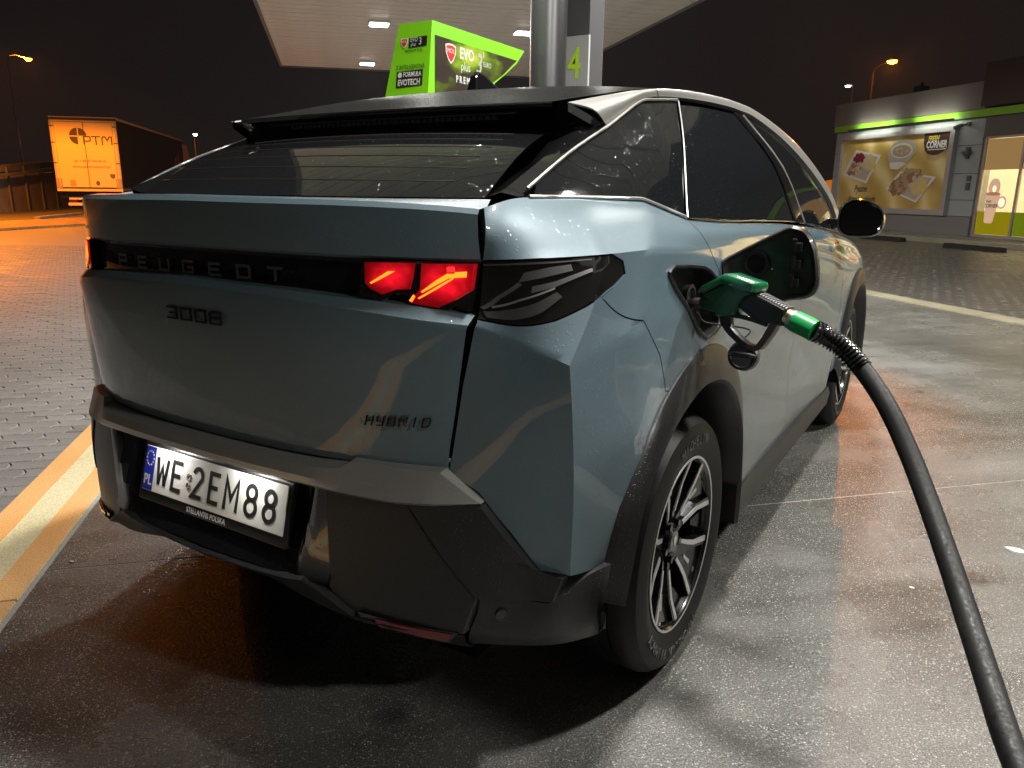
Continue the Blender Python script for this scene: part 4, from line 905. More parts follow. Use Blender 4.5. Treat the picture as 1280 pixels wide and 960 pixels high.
# tail glass
gl = []
for s_ in np.linspace(-1, 1, 21):
    a = np.array([.600*s_, -.70+.165*abs(s_)**2.3, 1.287]); b = np.array([.535*s_, -.125+.01*s_*s_, 1.470-.014*s_*s_])
    gl.append([tuple(a+(b-a)*k+np.array([0,0,.022*math.sin(PI*k)])) for k in np.linspace(0,1,9)])
mb = MB(); mb.grid(gl); poly_orient(mb, (0,-.3,1)); rw = mb.build('rear_window', GLASS, car, smooth=40, fix=False)
HEAT = mat('heater_wire',(.03,.02,.015),.4)
mb = MB()
for k in (.14,.27,.40,.53,.66,.79):
    pts = []
    for s_ in np.linspace(-.86, .86, 15):
        a = np.array([.600*s_, -.70+.165*abs(s_)**2.3, 1.287]); b = np.array([.535*s_, -.125+.01*s_*s_, 1.470-.014*s_*s_]); pts.append(a+(b-a)*k+np.array([0,0,.022*math.sin(PI*k)+.0002]))
    mb.tube(pts, .0012, 4)
mb.build('heater_wire', HEAT, rw)
# black fin between tail glass and chrome line
fin = []
oc = [(.669,-.514,1.290),(.668,-.40,1.337),(.666,-.30,1.382),(.663,-.19,1.420),(.660,-.08,1.459),(.640,-.10,1.475),(.606,-.188,1.507)]
ic = [(.600,-.535,1.287),(.592,-.42,1.331),(.583,-.32,1.366),(.566,-.22,1.410),(.556,-.15,1.440),(.556,-.12,1.458),(.562,-.180,1.490)]
for a, b in zip(oc, ic):
    a = np.array(a); b = np.array(b); mdl = (a+b)/2+np.array([.006,-.014,.010]); fin.append([a-np.array([0,0,.02]), a, mdl, b, b-np.array([.01,-.02,.015])])
mb = MB(); mb.grid(crom(np.array(fin), 4)); both(mb, 'tail_fin', BLACK, car, smooth=40, fix=True)
mb = MB(); mb.prism([(0,0),(.17,0),(.155,.02),(.06,.062),(.03,.066),(.012,.05)], lambda p: (-.020*(1-p[1]*8), p[0], p[1]), lambda p: (.020*(1-p[1]*8), p[0], p[1])); o = mb.build('roof_aerial', BLACK, car, bevel=.006); o.location = (0,.28,1.615)
# windscreen, bonnet, nose (mostly out of sight)
ws = [[(x*s_, yb, z) for s_ in (-1,-.6,0,.6,1)] for x, yb, z in ((.652,1.93,1.56),(.70,2.35,1.40),(.75,2.72,1.22),(.77,2.85,1.12))]
mb = MB(); mb.grid(crom(np.array(ws),4)); poly_orient(mb,(0,.5,1)); mb.build('windscreen', GLASS, car, smooth=40, fix=False)
bn = [[tuple(np.array(FL.ev(c,0))*np.array([s_,1,1])+np.array([0,.06*(1-s_*s_),.045*(1-s_*s_)])) for s_ in (-1,-.6,0,.6,1)] for c in np.linspace(8.4,11,9)]
mb = MB(); mb.grid(crom(np.array(bn),2)); poly_orient(mb,(0,.2,1)); mb.build('bonnet', PAINT, car, smooth=40, fix=False)
ns = [[tuple(np.array(FL.ev(11,r))*np.array([s_,1,1])+np.array([0,.10*(1-s_*s_),0])) for s_ in (-1,-.6,0,.6,1)] for r in np.linspace(0,8,9)]
mb = MB(); mb.grid(crom(np.array(ns),2)); poly_orient(mb,(0,1,0)); mb.build('nose_panel', BLACK, car, smooth=40, fix=False)
# dark floor and inner walls, so that no light passes through the body
mb = MB(); mb.box((-.62,-.60,.24),(.62,3.4,.34)); mb.box((-.72,.48,.21),(.72,2.25,.33)); mb.build('underbody', SHELL, car)
mb = MB(); mb.box((-.56,-.50,.60),(.56,3.3,1.20)); mb.box((-.74,.60,.36),(.74,2.1,1.15)); mb.build('inner_shell', SHELL, car)
mb = MB(); mb.prism([(-.40,1.20),(2.6,1.16),(1.85,1.50),(.9,1.58),(.15,1.50)], lambda p: (-.52,*p), lambda p: (.52,*p)); mb.build('cabin_liner', SHELL, car)
for yc_ in (0, 2.739):
    pr_ = [(yc_+.47*math.cos(a), .37+.46*math.sin(a)) for a in np.linspace(-.25, PI+.25, 18)]
    mb = MB(); mb.grid([[(.80,y,z) for y, z in pr_], [(.52,y,z) for y, z in pr_]]); mb.add([(.52,y,z) for y, z in pr_], [tuple(range(18))]); both(mb, 'wheel_liner', SHELL, car, smooth=50)
# --- tailgate
def tg_rows(rows, name, mt, xg=None, smooth=24):
    """rows: list of functions x-fraction -> point on the right half"""
    fr = np.array([0,.22,.45,.62,.76,.87,.95,1.0]); G = [[f(s_) for s_ in fr] for f in rows]
    G = np.array(G); full = np.concatenate([G[:, :0:-1]*np.array([-1,1,1]), G], 1)
    D = np.swapaxes(crom(np.swapaxes(full,0,1), 4), 0, 1)
    mb = MB(); mb.grid(D); poly_orient(mb, (0,-1,.05)); return mb.build(name, mt, car, smooth=smooth, fix=False)
zt = lambda x: float(np.interp(x,[0,.4,.54,.61,.67],[1.289,1.286,1.282,1.277,1.269]))
zcr = lambda x: float(np.interp(x,[0,.3,.475,.57,.67],[1.114,1.106,1.094,1.083,1.063]))
zc2 = lambda x: float(np.interp(x,[0,.3,.48,.67],[1.100,1.092,1.074,1.046]))
XG = lambda z: float(np.interp(z,[.74,.81,.893,1.02,1.06,1.17,1.272],[.620,.630,.643,.660,.666,.666,.658]))-.001
lid = tg_rows([lambda s_: (.620*s_, -.70+.155*abs(s_)**2.3, 1.284),
    lambda s_: (XG(1.27)*s_, Yr(XG(1.27)*s_,1.28,.030), zt(XG(1.27)*s_)-.001),
    lambda s_: (XG(1.27)*s_, Yr(XG(1.27)*s_,1.28,.004), zt(XG(1.27)*s_)-.004),
    lambda s_: (XG(1.26)*s_, Yr(XG(1.26)*s_,1.28,-.004), zt(XG(1.26)*s_)-.014),
    lambda s_: (XG(1.23)*s_, Yr(XG(1.23)*s_,1.23,-.001), zt(XG(1.23)*s_)-.055),
    lambda s_: (XG(1.18)*s_, Yr(XG(1.18)*s_,1.18,.004), 1.182-.010*s_*s_),
    lambda s_: (XG(1.17)*s_, Yr(XG(1.17)*s_,1.17,.012), 1.176-.010*s_*s_),
    lambda s_: (XG(1.17)*s_, Yr(XG(1.17)*s_,1.17,.050), 1.174-.010*s_*s_)], 'tailgate_lip', PAINT)
band = tg_rows([lambda s_: (.667*s_, Yr(.667*s_,1.18,.042), 1.190-.010*s_*s_), lambda s_: (.667*s_, Yr(.667*s_,1.13,.026), 1.15-.012*s_*s_), lambda s_: (.667*s_, Yr(.667*s_,1.1,.024), zcr(.667*s_)-.002), lambda s_: (.667*s_, Yr(.667*s_,1.1,.024), zcr(.667*s_)-.03)], 'light_band', BLACK)
gate = tg_rows([lambda s_: (XG(zcr(.66*s_))*s_, Yr(XG(1.06)*s_,1.09,.030), zcr(.663*s_)),
    lambda s_: (XG(1.06)*s_, Yr(XG(1.06)*s_,1.09,-.006), zcr(.663*s_)-.001),
    lambda s_: (XG(1.05)*s_, Yr(XG(1.05)*s_,1.08,-.024), zc2(.663*s_)),
    lambda s_: (XG(1.04)*s_, Yr(XG(1.04)*s_,1.06,-.0255), zc2(.663*s_)-.010),
    lambda s_: (XG(.96)*s_, Yr(XG(.96)*s_,.96,-.012), .965),
    lambda s_: (XG(.86)*s_, Yr(XG(.86)*s_,.86,-.001), .86),
    lambda s_: (XG(.78)*s_, Yr(XG(.78)*s_,.78,.008), .785),
    lambda s_: (XG(.75)*s_, Yr(XG(.75)*s_,.75,.012), .752-.010*s_**6),
    lambda s_: (XG(.745)*s_, Yr(XG(.745)*s_,.745,.045), .744-.010*s_**6)], 'tailgate', PAINT)
# stroke lettering
def letters(word, x, z, h, wd, pitch, r, mt, par, dy, name, slant=0.0, glyph=None, nx=None):
    GL = {'P':[[(0,0),(0,1),(1,1),(1,.45),(0,.45)]],'E':[[(1,1),(0,1),(0,0),(1,0)],[(0,.5),(.85,.5)]],'U':[[(0,1),(0,0),(1,0),(1,1)]],'G':[[(1,1),(0,1),(0,0),(1,0),(1,.5),(.5,.5)]],
      'O':[[(0,0),(0,1),(1,1),(1,0),(0,0)]],'T':[[(0,1),(1,1)],[(.5,1),(.5,0)]],'3':[[(0,1),(1,1),(1,0),(0,0)],[(.25,.5),(1,.5)]],'0':[[(0,0),(0,1),(1,1),(1,0),(0,0)]],'8':[[(0,0),(0,1),(1,1),(1,0),(0,0)],[(0,.5),(1,.5)]],
      'H':[[(0,0),(0,1)],[(1,0),(1,1)],[(0,.5),(1,.5)]],'Y':[[(0,1),(0,.5),(1,.5),(1,1)],[(1,.5),(1,0),(.2,0)]],'B':[[(0,0),(0,1),(.9,1),(.9,.5),(0,.5)],[(.9,.5),(1,.45),(1,0),(0,0)]],'R':[[(0,0),(0,1),(1,1),(1,.5),(0,.5)],[(.45,.5),(1,0)]],'I':[[(.5,0),(.5,1)]],'D':[[(0,0),(0,1),(.75,1),(1,.75),(1,.25),(.75,0),(0,0)]]}
    for i, ch in enumerate(word):
        mb = MB()
        for line in GL[ch]:
            for (a, b), (c, d) in zip(line, line[1:]):
                P0 = Vector(B(x+i*pitch+a*wd+b*slant, z+b*h, dy)); P1 = Vector(B(x+i*pitch+c*wd+d*slant, z+d*h, dy)); d_ = (P1-P0)
                if d_.length < 1e-6: continue
                d_.normalize(); n = Vector((0,-1,0)); sd = d_.cross(n).normalized()*r; P0 -= d_*r; P1 += d_*r; up_ = n*.003
                mb.add([P0-sd,P1-sd,P1+sd,P0+sd,P0-sd+up_,P1-sd+up_,P1+sd+up_,P0+sd+up_],[(4,5,6,7),(0,1,5,4),(1,2,6,5),(2,3,7,6),(3,0,4,7)])
        mb.build(name, mt, par)
LETM = mat('badge_metal',(.30,.30,.30),.3,1.0); LETK = mat('badge_black',(.05,.05,.05),.22,.9,0)
letters('PEUGEOT', -.2835, 1.1185, .0245, .034, .0885, .0028, LETM, band, .019, 'badge_letter')
letters('3008', -.030, 1.021, .024, .032, .048, .0022, LETK, gate, -.0235, 'model_numeral')
letters('HYBRID', .476, .8385, .018, .0125, .0215, .0013, LETK, gate, -.0045, 'hybrid_letter', .004)
# red lamp claws on the tailgate
def band_poly(name, poly, mt, par, d0, d1, mir):
    n = len(poly); mb = MB(); mb.prism(poly, lambda p: B(p[0],p[1],d0), lambda p: B(p[0],p[1],d1)); return mb.build(name, mt, par, mirror=mir)
def cz(u, v): U = 440+u/3.556; Vv = 300+v/3.556; return (float(np.interp(U,[440,458,515,560,602],[.448,.475,.557,.617,.664])), 1.168-.00155*(Vv-325))
def dens(poly, k=3): return [(a[0]+(b[0]-a[0])*i/k, a[1]+(b[1]-a[1])*i/k) for a, b in zip(poly, poly[1:]+poly[:1]) for i in range(k)]
for mir in (False, True):
    hs = band_poly('tail_lamp', dens([cz(*p) for p in [(58,88),(572,92),(545,318),(480,287),(405,326),(262,291),(274,246),(212,231),(142,268),(40,246)]]), LENS, car, .022, .002, mir)
    for q in ([(72,96),(292,96),(285,150),(272,212),(215,214),(150,238),(100,214),(74,190)],[(322,98),(572,100),(562,215),(482,258),(402,292),(284,274),(268,262),(318,214)]): 
        n_q = len(dens(q)); mb = MB(); mb.prism(dens([cz(*p) for p in q]), lambda p: B(p[0],p[1],.002), lambda p: B(p[0],p[1],-.001-.011*max(0,min(1,(p[0]-.59)/.07)))); mb.build('red_lens', LAMPR, hs, mirror=mir)
    for q in ([(98,186),(178,134),(205,134),(165,158),(104,190)],[(325,222),(392,170),(440,142),(480,142),(480,158),(448,162),(330,226)],[(480,135),(540,132),(540,156),(480,160)],[(312,250),(400,196),(470,158),(474,164),(404,204),(318,254)],[(272,262),(290,236),(298,244),(284,268)]): 
        mb = MB(); mb.prism([cz(*p) for p in q], lambda p: B(p[0],p[1],.0), lambda p: B(p[0],p[1],-.0024-.011*max(0,min(1,(p[0]-.59)/.07)))); mb.build('light_guide', LAMPY, hs, mirror=mir)
    band_poly('light_guide', [cz(*p) for p in [(440,112),(475,112),(478,132),(444,136)]], LAMPH, hs, -.001, -.0095, mir)
# --- rear bumper
def half_grid(xs_, rows, name, mt, smooth=22, mirror=True):
    G = np.array([[f(x) for x in xs_] for f in rows]); full = np.concatenate([G[:, :0:-1]*np.array([-1,1,1]), G], 1) if mirror else G
    mb = MB(); mb.grid(full); poly_orient(mb, (0,-1,.05)); return mb.build(name, mt, car, smooth=smooth, fix=False)
X1 = [0,.1,.2,.3,.36,.40,.425,.445,.47,.50,.53,.56,.59,.62,.645,.67,.695]
def tz(x): return float(np.interp(x,[0,.37,.425,.445,.62,.695],[.744,.742,.744,.757,.746,.681]))
def tlo(x): return float(np.interp(x,[0,.3,.48,.56,.695],[.712,.706,.690,.683,.679]))
half_grid(X1, [lambda x: B(x, min(tz(x)+.010,.757), .05), lambda x: B(x, tz(x)+.004, np.interp(x,[0,.40,.445],[.012,.012,.018])), lambda x: B(x, tz(x)-.001, np.interp(x,[0,.40,.46,.60,.695],[-.026,-.026,-.004,-.012,-.022])),
    lambda x: B(x, tlo(x)*.55+tz(x)*.45, np.interp(x,[0,.40,.47,.695],[-.034,-.034,-.020,-.022])), lambda x: B(x, tlo(x)+.003, np.interp(x,[0,.58,.695],[-.034,-.032,-.022])), lambda x: B(x, tlo(x)-.004, np.interp(x,[0,.58,.695],[-.026,-.024,-.014])), lambda x: B(x, tlo(x)-.002, .03)], 'bumper_trim', TRIM)
X2 = [0,.1,.2,.26,.285,.30,.315,.33,.345,.36,.375,.392]
def pramp(x, deep, x0, x1):
    k = max(0, min(1, (x-x0)/(x1-x0))); k = k*k*(3-2*k); return deep*(1-k)-.014*k
half_grid(X2, [lambda x: B(x,.70,pramp(x,.045,.315,.375)), lambda x: B(x,.685,pramp(x,.050,.31,.372)), lambda x: B(x,.60,pramp(x,.040,.30,.345)), lambda x: B(x,.548,pramp(x,.022,.29,.33)), lambda x: B(x,.50,pramp(x,.0,.28,.32)), lambda x: B(x,.472,-.022)], 'plate_panel', BLACK, 25)
X3 = [0,.1,.19,.29,.33,.365,.397,.425,.452,.53,.60,.67]
def lz(x): return float(np.interp(x,[0,.27,.335,.397,.452,.67],[.460,.464,.474,.444,.411,.381]))
def bz(x): return float(np.interp(x,[0,.19,.41,.54,.69],[.424,.426,.380,.362,.335]))
half_grid(X3, [lambda x: B(x,lz(x)+float(np.interp(x,[.30,.45],[.014,.002])),-.014), lambda x: B(x,lz(x),np.interp(x,[0,.58,.67],[-.030,-.028,-.014])), lambda x: B(x,lz(x)-.006,np.interp(x,[0,.58,.67],[-.027,-.025,-.010])), lambda x: B(x,(lz(x)+bz(x))/2,-.006), lambda x: B(x,bz(x),.012), lambda x: B(x,bz(x)-.02,.12), lambda x: B(x,bz(x)-.01,.35)], 'lower_bumper', PLASTIC)
# flat corner facets of the bumper
def facet(name, poly, mt, d, fl=.03, k=6, bv=0):
    P = dens(poly, k); mb = MB(); n = len(P); cx = sum(p[0] for p in P)/n; czz = sum(p[1] for p in P)/n
    rings = []
    for f_ in (1.0,.985,.66,.33):
        rings.append([B(cx+(p[0]-cx)*f_, czz+(p[1]-czz)*f_, d(cx+(p[0]-cx)*f_, czz+(p[1]-czz)*f_)+(.003 if f_ == 1.0 else 0)) for p in P])
    back = [(x, y+fl, z) for x, y, z in rings[0]]
    rr = [back]+rings; vs = [p for r_ in rr for p in r_]+[B(cx,czz,d(cx,czz))]
    fs = [(i*n+j, i*n+(j+1)%n, (i+1)*n+(j+1)%n, (i+1)*n+j) for i in range(len(rr)-1) for j in range(n)]+[((len(rr)-1)*n+j, (len(rr)-1)*n+(j+1)%n, len(vs)-1) for j in range(n)]
    mb.add(vs, fs); poly_orient(mb, (.3,-1,.05)); return both(mb, name, mt, car, smooth=20)
CF = [(.385,.704),(.45,.690),(.563,.676),(.630,.573),(.697,.474),(.672,.390),(.56,.400),(.453,.416),(.398,.450),(.335,.494),(.385,.475)]
CF = [(.388,.704),(.45,.690),(.563,.676),(.630,.573),(.697,.474),(.672,.388),(.56,.397),(.453,.414),(.425,.428),(.398,.446),(.388,.462)]
cfR, cfL = facet('bumper_facet', CF, PLASTIC, lambda x, z: -.014-.008*max(0,min(1,(x-.56)/.14)))
SFt = [(.566,.677),(.63,.679),(.697,.679),(.742,.614),(.80,.528),(.85,.522),(.835,.468),(.77,.468),(.699,.474),(.632,.573)]
facet('corner_facet', SFt, PLASTIC, lambda x, z: -.020-.016*max(0,min(1,(x-.60)/.2))-.042*max(0,min(1,(x-.79)/.06)))
# lower side of the bumper, to the wheel arch
LS = Surf([[B(.699,.474,-.014),B(.77,.468,-.022),B(.835,.468,-.062),(.878,-.564,.512),(.914,-.520,.532)],
           [B(.690,.43,-.006),B(.765,.425,-.016),B(.835,.43,-.058),(.886,-.566,.462),(.919,-.548,.492)],
           [B(.674,.386,.0),B(.75,.37,-.004),B(.83,.375,-.036),(.892,-.556,.405),(.920,-.572,.450)],
           [B(.66,.345,.02),B(.74,.336,.02),B(.82,.338,-.006),(.888,-.525,.355),(.920,-.572,.405)],
           [B(.64,.335,.14),B(.72,.325,.14),(.79,-.40,.32),(.85,-.40,.335),(.90,-.50,.360)]], 6, crow=(3,))
_k = np.linspace(0,1,LS.D.shape[1])[:,None]; LSD = np.concatenate([LS.D[:1]+np.array([0,.020,.045])*(1-_k)+np.array([-.045,.012,-.006])*_k, LS.D], 0)
mb = MB(); mb.grid(LSD); both(mb, 'bumper_side', PLASTIC, car, smooth=25, fix=True)
for mir, fcx in ((False, cfR), (True, cfL)):
    band_poly('reflector_slot', dens([(.462,.423),(.664,.393),(.648,.370),(.470,.400)]), BLACK, car, .0, -.0238, mir)
    band_poly('reflector', dens([(.50,.414),(.655,.391),(.645,.374),(.51,.396)]), REFL, car, -.01, -.0265, mir)
# tow cover outline, parking sensors
TC = [(.458,.526),(.515,.521),(.528,.512),(.535,.478),(.470,.474),(.463,.480)]
mb = MB()
tcp = dens(TC, 3); mb.tube([B(x, z, -.0058) for x, z in tcp+tcp[:1]], .0016, 5); mb.build('tow_cover', DARK, car)
for mir in (False, True):
    mb = MB(); x, z = .735, .43; c = Vector(B(x,z,-.014)); n = Vector((.62,-.78,0)); a = Vector((.78,.62,0))
    for r_, h in ((.012,.001),(.0125,.004),(.010,.004),(.0095,.0025),(0.0005,.0025)): pass
    vs = []; 
    for r_, h in ((.0125,-.004),(.0125,.004),(.0105,.0045),(.0098,.002),(.0005,.002)):
        for k in range(16): vs.append(c+n*h+(a*math.cos(2*PI*k/16)+Vector((0,0,1))*math.sin(2*PI*k/16))*r_)
    mb.add(vs, [(i*16+k,i*16+(k+1)%16,(i+1)*16+(k+1)%16,(i+1)*16+k) for i in range(4) for k in range(16)]); mb.build('parking_sensor', mat('sensor_grey',(.05,.05,.05),.35), car, smooth=40, mirror=mir)
# number plate
TL = .27
PM = frame((.002,-.819,.606),(1,0,0),(0,math.sin(TL),math.cos(TL)))
def pbox(name, x0, x1, y0, y1, z0, z1, mt, par, bev=0):
    mb = MB(); mb.box((x0,y0,z0),(x1,y1,z1)); mb.v = [tuple(PM @ Vector(p)) for p in mb.v]; return mb.build(name, mt, par, bevel=bev)
ph = pbox('plate_holder', -.272,.272,-.083,.066,-.012,.002, PLASTIC, car, .004)
PLM = mat('plate_reflective',(.85,.84,.80),.45); t = NT(PLM); n_ = t.noise(t.coord('Object',(6,6,6)),1,2); t.set('Base Color', t.ramp(n_,[(.3,(.86,.80,.74)),(.5,(.86,.86,.84)),(.7,(.84,.84,.72))]))
npl = pbox('number_plate', -.26,.26,-.057,.057,.0021,.005, PLM, car, .0015)
pbox('plate_band', -.258,-.2185,-.055,.055,.0052,.0058, mat('plate_blue',(.01,.03,.42),.45), npl)
def ribbon(lines, wd, name, mt, par, M):
    mb = MB()
    for line in lines:
        P = [Vector((*p, 0)) for p in line]; n = len(P); closed = (P[0]-P[-1]).length < 1e-6
        if closed: P = P[:-1]; n -= 1
        Lf, Rt = [], []
        for i in range(n):
            d0 = (P[i]-P[i-1]).normalized() if (i > 0 or closed) else (P[1]-P[0]).normalized()
            d1 = (P[(i+1) % n]-P[i]).normalized() if (i < n-1 or closed) else d0
            n0_, n1_ = Vector((-d0.y,d0.x,0)), Vector((-d1.y,d1.x,0)); mm = n0_+n1_
            mm = mm.normalized() if mm.length > 1e-6 else n0_; k = wd/max(.45, mm.dot(n0_)); Lf.append(P[i]+mm*k); Rt.append(P[i]-mm*k)
        vs = [M @ (p+Vector((0,0,h))) for h in (0,.0006) for p in Lf+Rt]; m_ = n if closed else n-1
        mb.add(vs, [f for i in range(m_) for f in ((2*n+i,2*n+(i+1)%n,3*n+(i+1)%n,3*n+i),(i,2*n+i,2*n+(i+1)%n,(i+1)%n)[::-1],(n+i,n+(i+1)%n,3*n+(i+1)%n,3*n+i)[::-1])])
    return mb.build(name, mt, par, fix=False)
def arc(cx, cy, a, b, d0, d1, n=16): return [(cx+a*math.cos(math.radians(d0+(d1-d0)*i/n)), cy+b*math.sin(math.radians(d0+(d1-d0)*i/n))) for i in range(n+1)]
GP = {'W':[[(-.021,.034),(-.0115,-.034)],[(-.0115,-.034),(0,.012),(.0115,-.034)],[(.0115,-.034),(.021,.034)]],'E':[[(.018,.034),(-.016,.034),(-.016,-.034),(.018,-.034)],[(-.016,.001),(.013,.001)]],
      'M':[[(-.021,-.039),(-.021,.034),(0,-.012),(.021,.034),(.021,-.039)]],'8':[arc(0,.018,.0155,.0165,0,360,20),arc(0,-.0165,.0175,.0185,0,360,20)],
      '2':[arc(0,.017,.0165,.0175,165,-20,12)+[(-.017,-.034),(.020,-.034)]]}
for ch, x in (('W',-.184),('E',-.126),('2',-.046),('E',.017),('M',.079),('8',.147),('8',.209)): ribbon(GP[ch], .0052, 'plate_character', PRINTK, npl, PM @ Matrix.Translation((x,0,.0055)))
text_mesh('plate_code', 'PL', .036, WHITE, npl, PM @ Matrix.Translation((-.238,-.030,.0062)), xs=.9, bold=.001)
mb = MB()
for k in range(12):
    a = 2*PI*k/12; cx, cy = -.238+.014*math.cos(a), .026+.018*math.sin(a)
    st5 = [(cx+(.0030 if i % 2 == 0 else .0013)*math.sin(i*PI/5), cy+(.0030 if i % 2 == 0 else .0013)*math.cos(i*PI/5)) for i in range(10)]
    mb.prism(st5, lambda p: PM @ Vector((p[0],p[1],.0058)), lambda p: PM @ Vector((p[0],p[1],.0063)))
mb.build('star_ring', mat('star_yellow',(.85,.7,.2),.5), npl)
mb = MB()
for cy, rr_ in ((.008,.0085),(-.014,.0075)):
    for r_ in (rr_, rr_*.55): 
        ring = [(-.079+r_*math.cos(2*PI*k/12), cy+r_*math.sin(2*PI*k/12)) for k in range(13)]
        mb.tube([PM @ Vector((x,y,.0058)) for x, y in ring], .0012, 4, cap=False)
mb.build('plate_seal', mat('seal_grey',(.35,.30,.28),.5), npl)
text_mesh('dealer_word', 'STELLANTIS POLSKA', .0185, WHITE, ph, PM @ Matrix.Translation((-.005,-.0705,.0028)), xs=.85, bold=.0006)
# plate lamps: two small lit lenses under the trim
PLG = mat('plate_lamp_glow',(1,1,1),.5,emit=(1,.97,.92),es=170)
for x in (-.15,.15):
    mb = MB(); mb.box((x-.022,-.838,.6935),(x+.022,-.826,.6965)); mb.build('plate_lamp', PLG, car)
for gl_, gx_ in (([[(0,-.16),(0,.16),(.20,.16),(.24,.12),(.24,.02),(.20,-.02),(0,-.02)]],-.02),([[(0,.16),(.34,.16)],[(.17,.16),(.17,-.16)]],.26),([[(0,-.16),(0,.10),(.05,.16),(.12,.16),(.20,.02),(.28,.16),(.36,.16),(.36,-.16)]],.66)):
    ribbon(gl_, .024, 'company_letter', PRINTK, lo, frame((gx_,-.037,2.93),(1,0,0),(0,0,1)))
# --- wheels
def tyre_prof(R=.362, w=.112, rr=.243):
    return [(rr-.012,-w*.80),(rr+.004,-w*.86),(rr+.05,-w*1.0),(R-.055,-w*1.0),(R-.022,-w*.90),(R-.006,-w*.72),(R,-w*.55),(R,-w*.33),(R-.007,-w*.32),(R-.007,-w*.27),(R,-w*.26),(R,-w*.04),(R-.007,-w*.03),(R-.007,w*.03),(R,w*.04),(R,w*.26),(R-.007,w*.27),(R-.007,w*.32),(R,w*.33),(R,w*.55),(R-.006,w*.72),(R-.022,w*.90),(R-.055,w*1.0),(rr+.05,w*1.0),(rr+.004,w*.86),(rr-.012,w*.80)]
def make_wheel(yc_, rot, words):
    wx = .805
    w = empty('wheel', (0,0,0)); w.parent = car
    mb = MB(); mb.lathe(tyre_prof(), 64, (wx,yc_,.360), 'x')
    ty = mb.build('tyre', RUBBER, w, smooth=30)
    # MICHELIN moulding
    TXT = mat('tyre_letter', (.07,.07,.07), .4)
    for base, word in ((PI/2,'MICHELIN'),(-PI/2,'MICHELIN'),(-PI/2-.75,'PRIMACY')):
        for i, ch in enumerate(word):
            a = base-(i-(len(word)-1)/2)*.088; r_ = .298; p = Vector((wx+.1126, yc_+r_*math.cos(a), .36+r_*math.sin(a)))
            er = Vector((0,math.cos(a),math.sin(a))); et = Vector((0,math.sin(a),-math.cos(a)))
            text_mesh('tyre_letter', ch, .040, TXT, w, frame(p, et, er), depth=.0012, fast=1).parent = ty
    # rim
    mb = MB(); mb.lathe([(.232,.085),(.246,.094),(.2465,.099),(.2405,.0995),(.234,.092),(.226,.03),(.216,-.05),(.19,-.062),(.05,-.062),(.0005,-.062)], 64, (wx,yc_,.36), 'x'); rim = mb.build('rim', RIMB, w, smooth=35)
    mb = MB(); mb.lathe([(.2395,.1000),(.2465,.1004),(.2470,.0985)], 64, (wx,yc_,.36), 'x'); mb.build('rim_edge', RIMS, rim, smooth=35)
    mb = MB(); mb.lathe([(.150,-.03),(.150,-.015),(.06,-.015),(.06,.02),(.0005,.02)], 40, (wx,yc_,.36), 'x'); mb.build('brake_disc', mat('disc_grey',(.25,.24,.23),.35,1.0), w, smooth=35)
    def pol(r_, a, h): return (wx+h, yc_+r_*math.cos(a), .36+r_*math.sin(a))
    def bar(prof_a, prof_b, dp, name, mt):     # two edge lines of (r, angle, height), closed to depth dp
        vs = [pol(*p) for p in prof_a]+[pol(*p) for p in prof_b]; n = len(prof_a); vs += [(x-dp,y,z) for x, y, z in vs]
        f = []
        for i in range(n-1): f += [(i,i+1,n+i+1,n+i),(i,2*n+i,2*n+i+1,i+1),(n+i,n+i+1,3*n+i+1,3*n+i)]
        mb = MB(); mb.add(vs, f); return mb.build(name, mt, rim)
    for k in range(5):
        a0 = rot+2*PI*k/5
        # dark web of the spoke, dished between its two arms
        bar([(.045,a0-.55,.052),(.10,a0-.22,.056),(.17,a0-.25,.066),(.236,a0-.33,.080)], [(.045,a0+.55,.052),(.10,a0+.22,.056),(.17,a0+.25,.066),(.236,a0+.33,.080)], .03, 'spoke', RIMB)
        for s_ in (-1, 1):
            bar([(.050,a0+s_*.62,.058),(.10,a0+s_*.36,.066),(.17,a0+s_*.345,.079),(.238,a0+s_*.415,.0935)], [(.050,a0+s_*.30,.058),(.10,a0+s_*.16,.066),(.17,a0+s_*.215,.079),(.238,a0+s_*.305,.0935)], .03, 'spoke_arm', RIMB)
            bar([(.088,a0+s_*.375,.0665),(.13,a0+s_*.350,.0740),(.17,a0+s_*.350,.0805),(.239,a0+s_*.420,.0950)], [(.088,a0+s_*.24,.0665),(.13,a0+s_*.245,.0740),(.17,a0+s_*.265,.0805),(.239,a0+s_*.350,.0950)], .004, 'cut_face', RIMS)
        bar([(.15,a0-.02,.0660),(.20,a0-.05,.074),(.238,a0-.10,.083)], [(.15,a0+.04,.0660),(.20,a0+.02,.074),(.238,a0-.03,.083)], .004, 'cut_face', RIMS)
        b0 = a0+PI/5
        bar([(.175,b0-.05,.060),(.238,b0-.13,.078)], [(.175,b0+.05,.060),(.238,b0+.13,.078)], .02, 'rim_wing', RIMB)
    mb = MB(); mb.lathe([(.034,.045),(.034,.068),(.030,.073),(.0005,.074)], 24, (wx,yc_,.36), 'x'); mb.build('hub_cap', mat('hub_black',(.02,.02,.02),.25,0,1), w, smooth=35)
    mb = MB(); mb.prism([(-.010,.016),(.010,.016),(.011,.0),(0,-.018),(-.011,.0)], lambda p: (wx+.0742, yc_-p[0], .36+p[1]), lambda p: (wx+.0756, yc_-p[0], .36+p[1])); mb.build('hub_emblem', RIMS, w)
    for k in range(5):
        a = rot+2*PI*k/5+.3; mb = MB(); p = pol(.056,a,.06); mb.lathe([(.010,0),(.010,.012),(.0005,.012)],6,p,'x'); mb.build('wheel_nut', RIMB, rim)
    return w
wheels = [make_wheel(0, .55, True)]
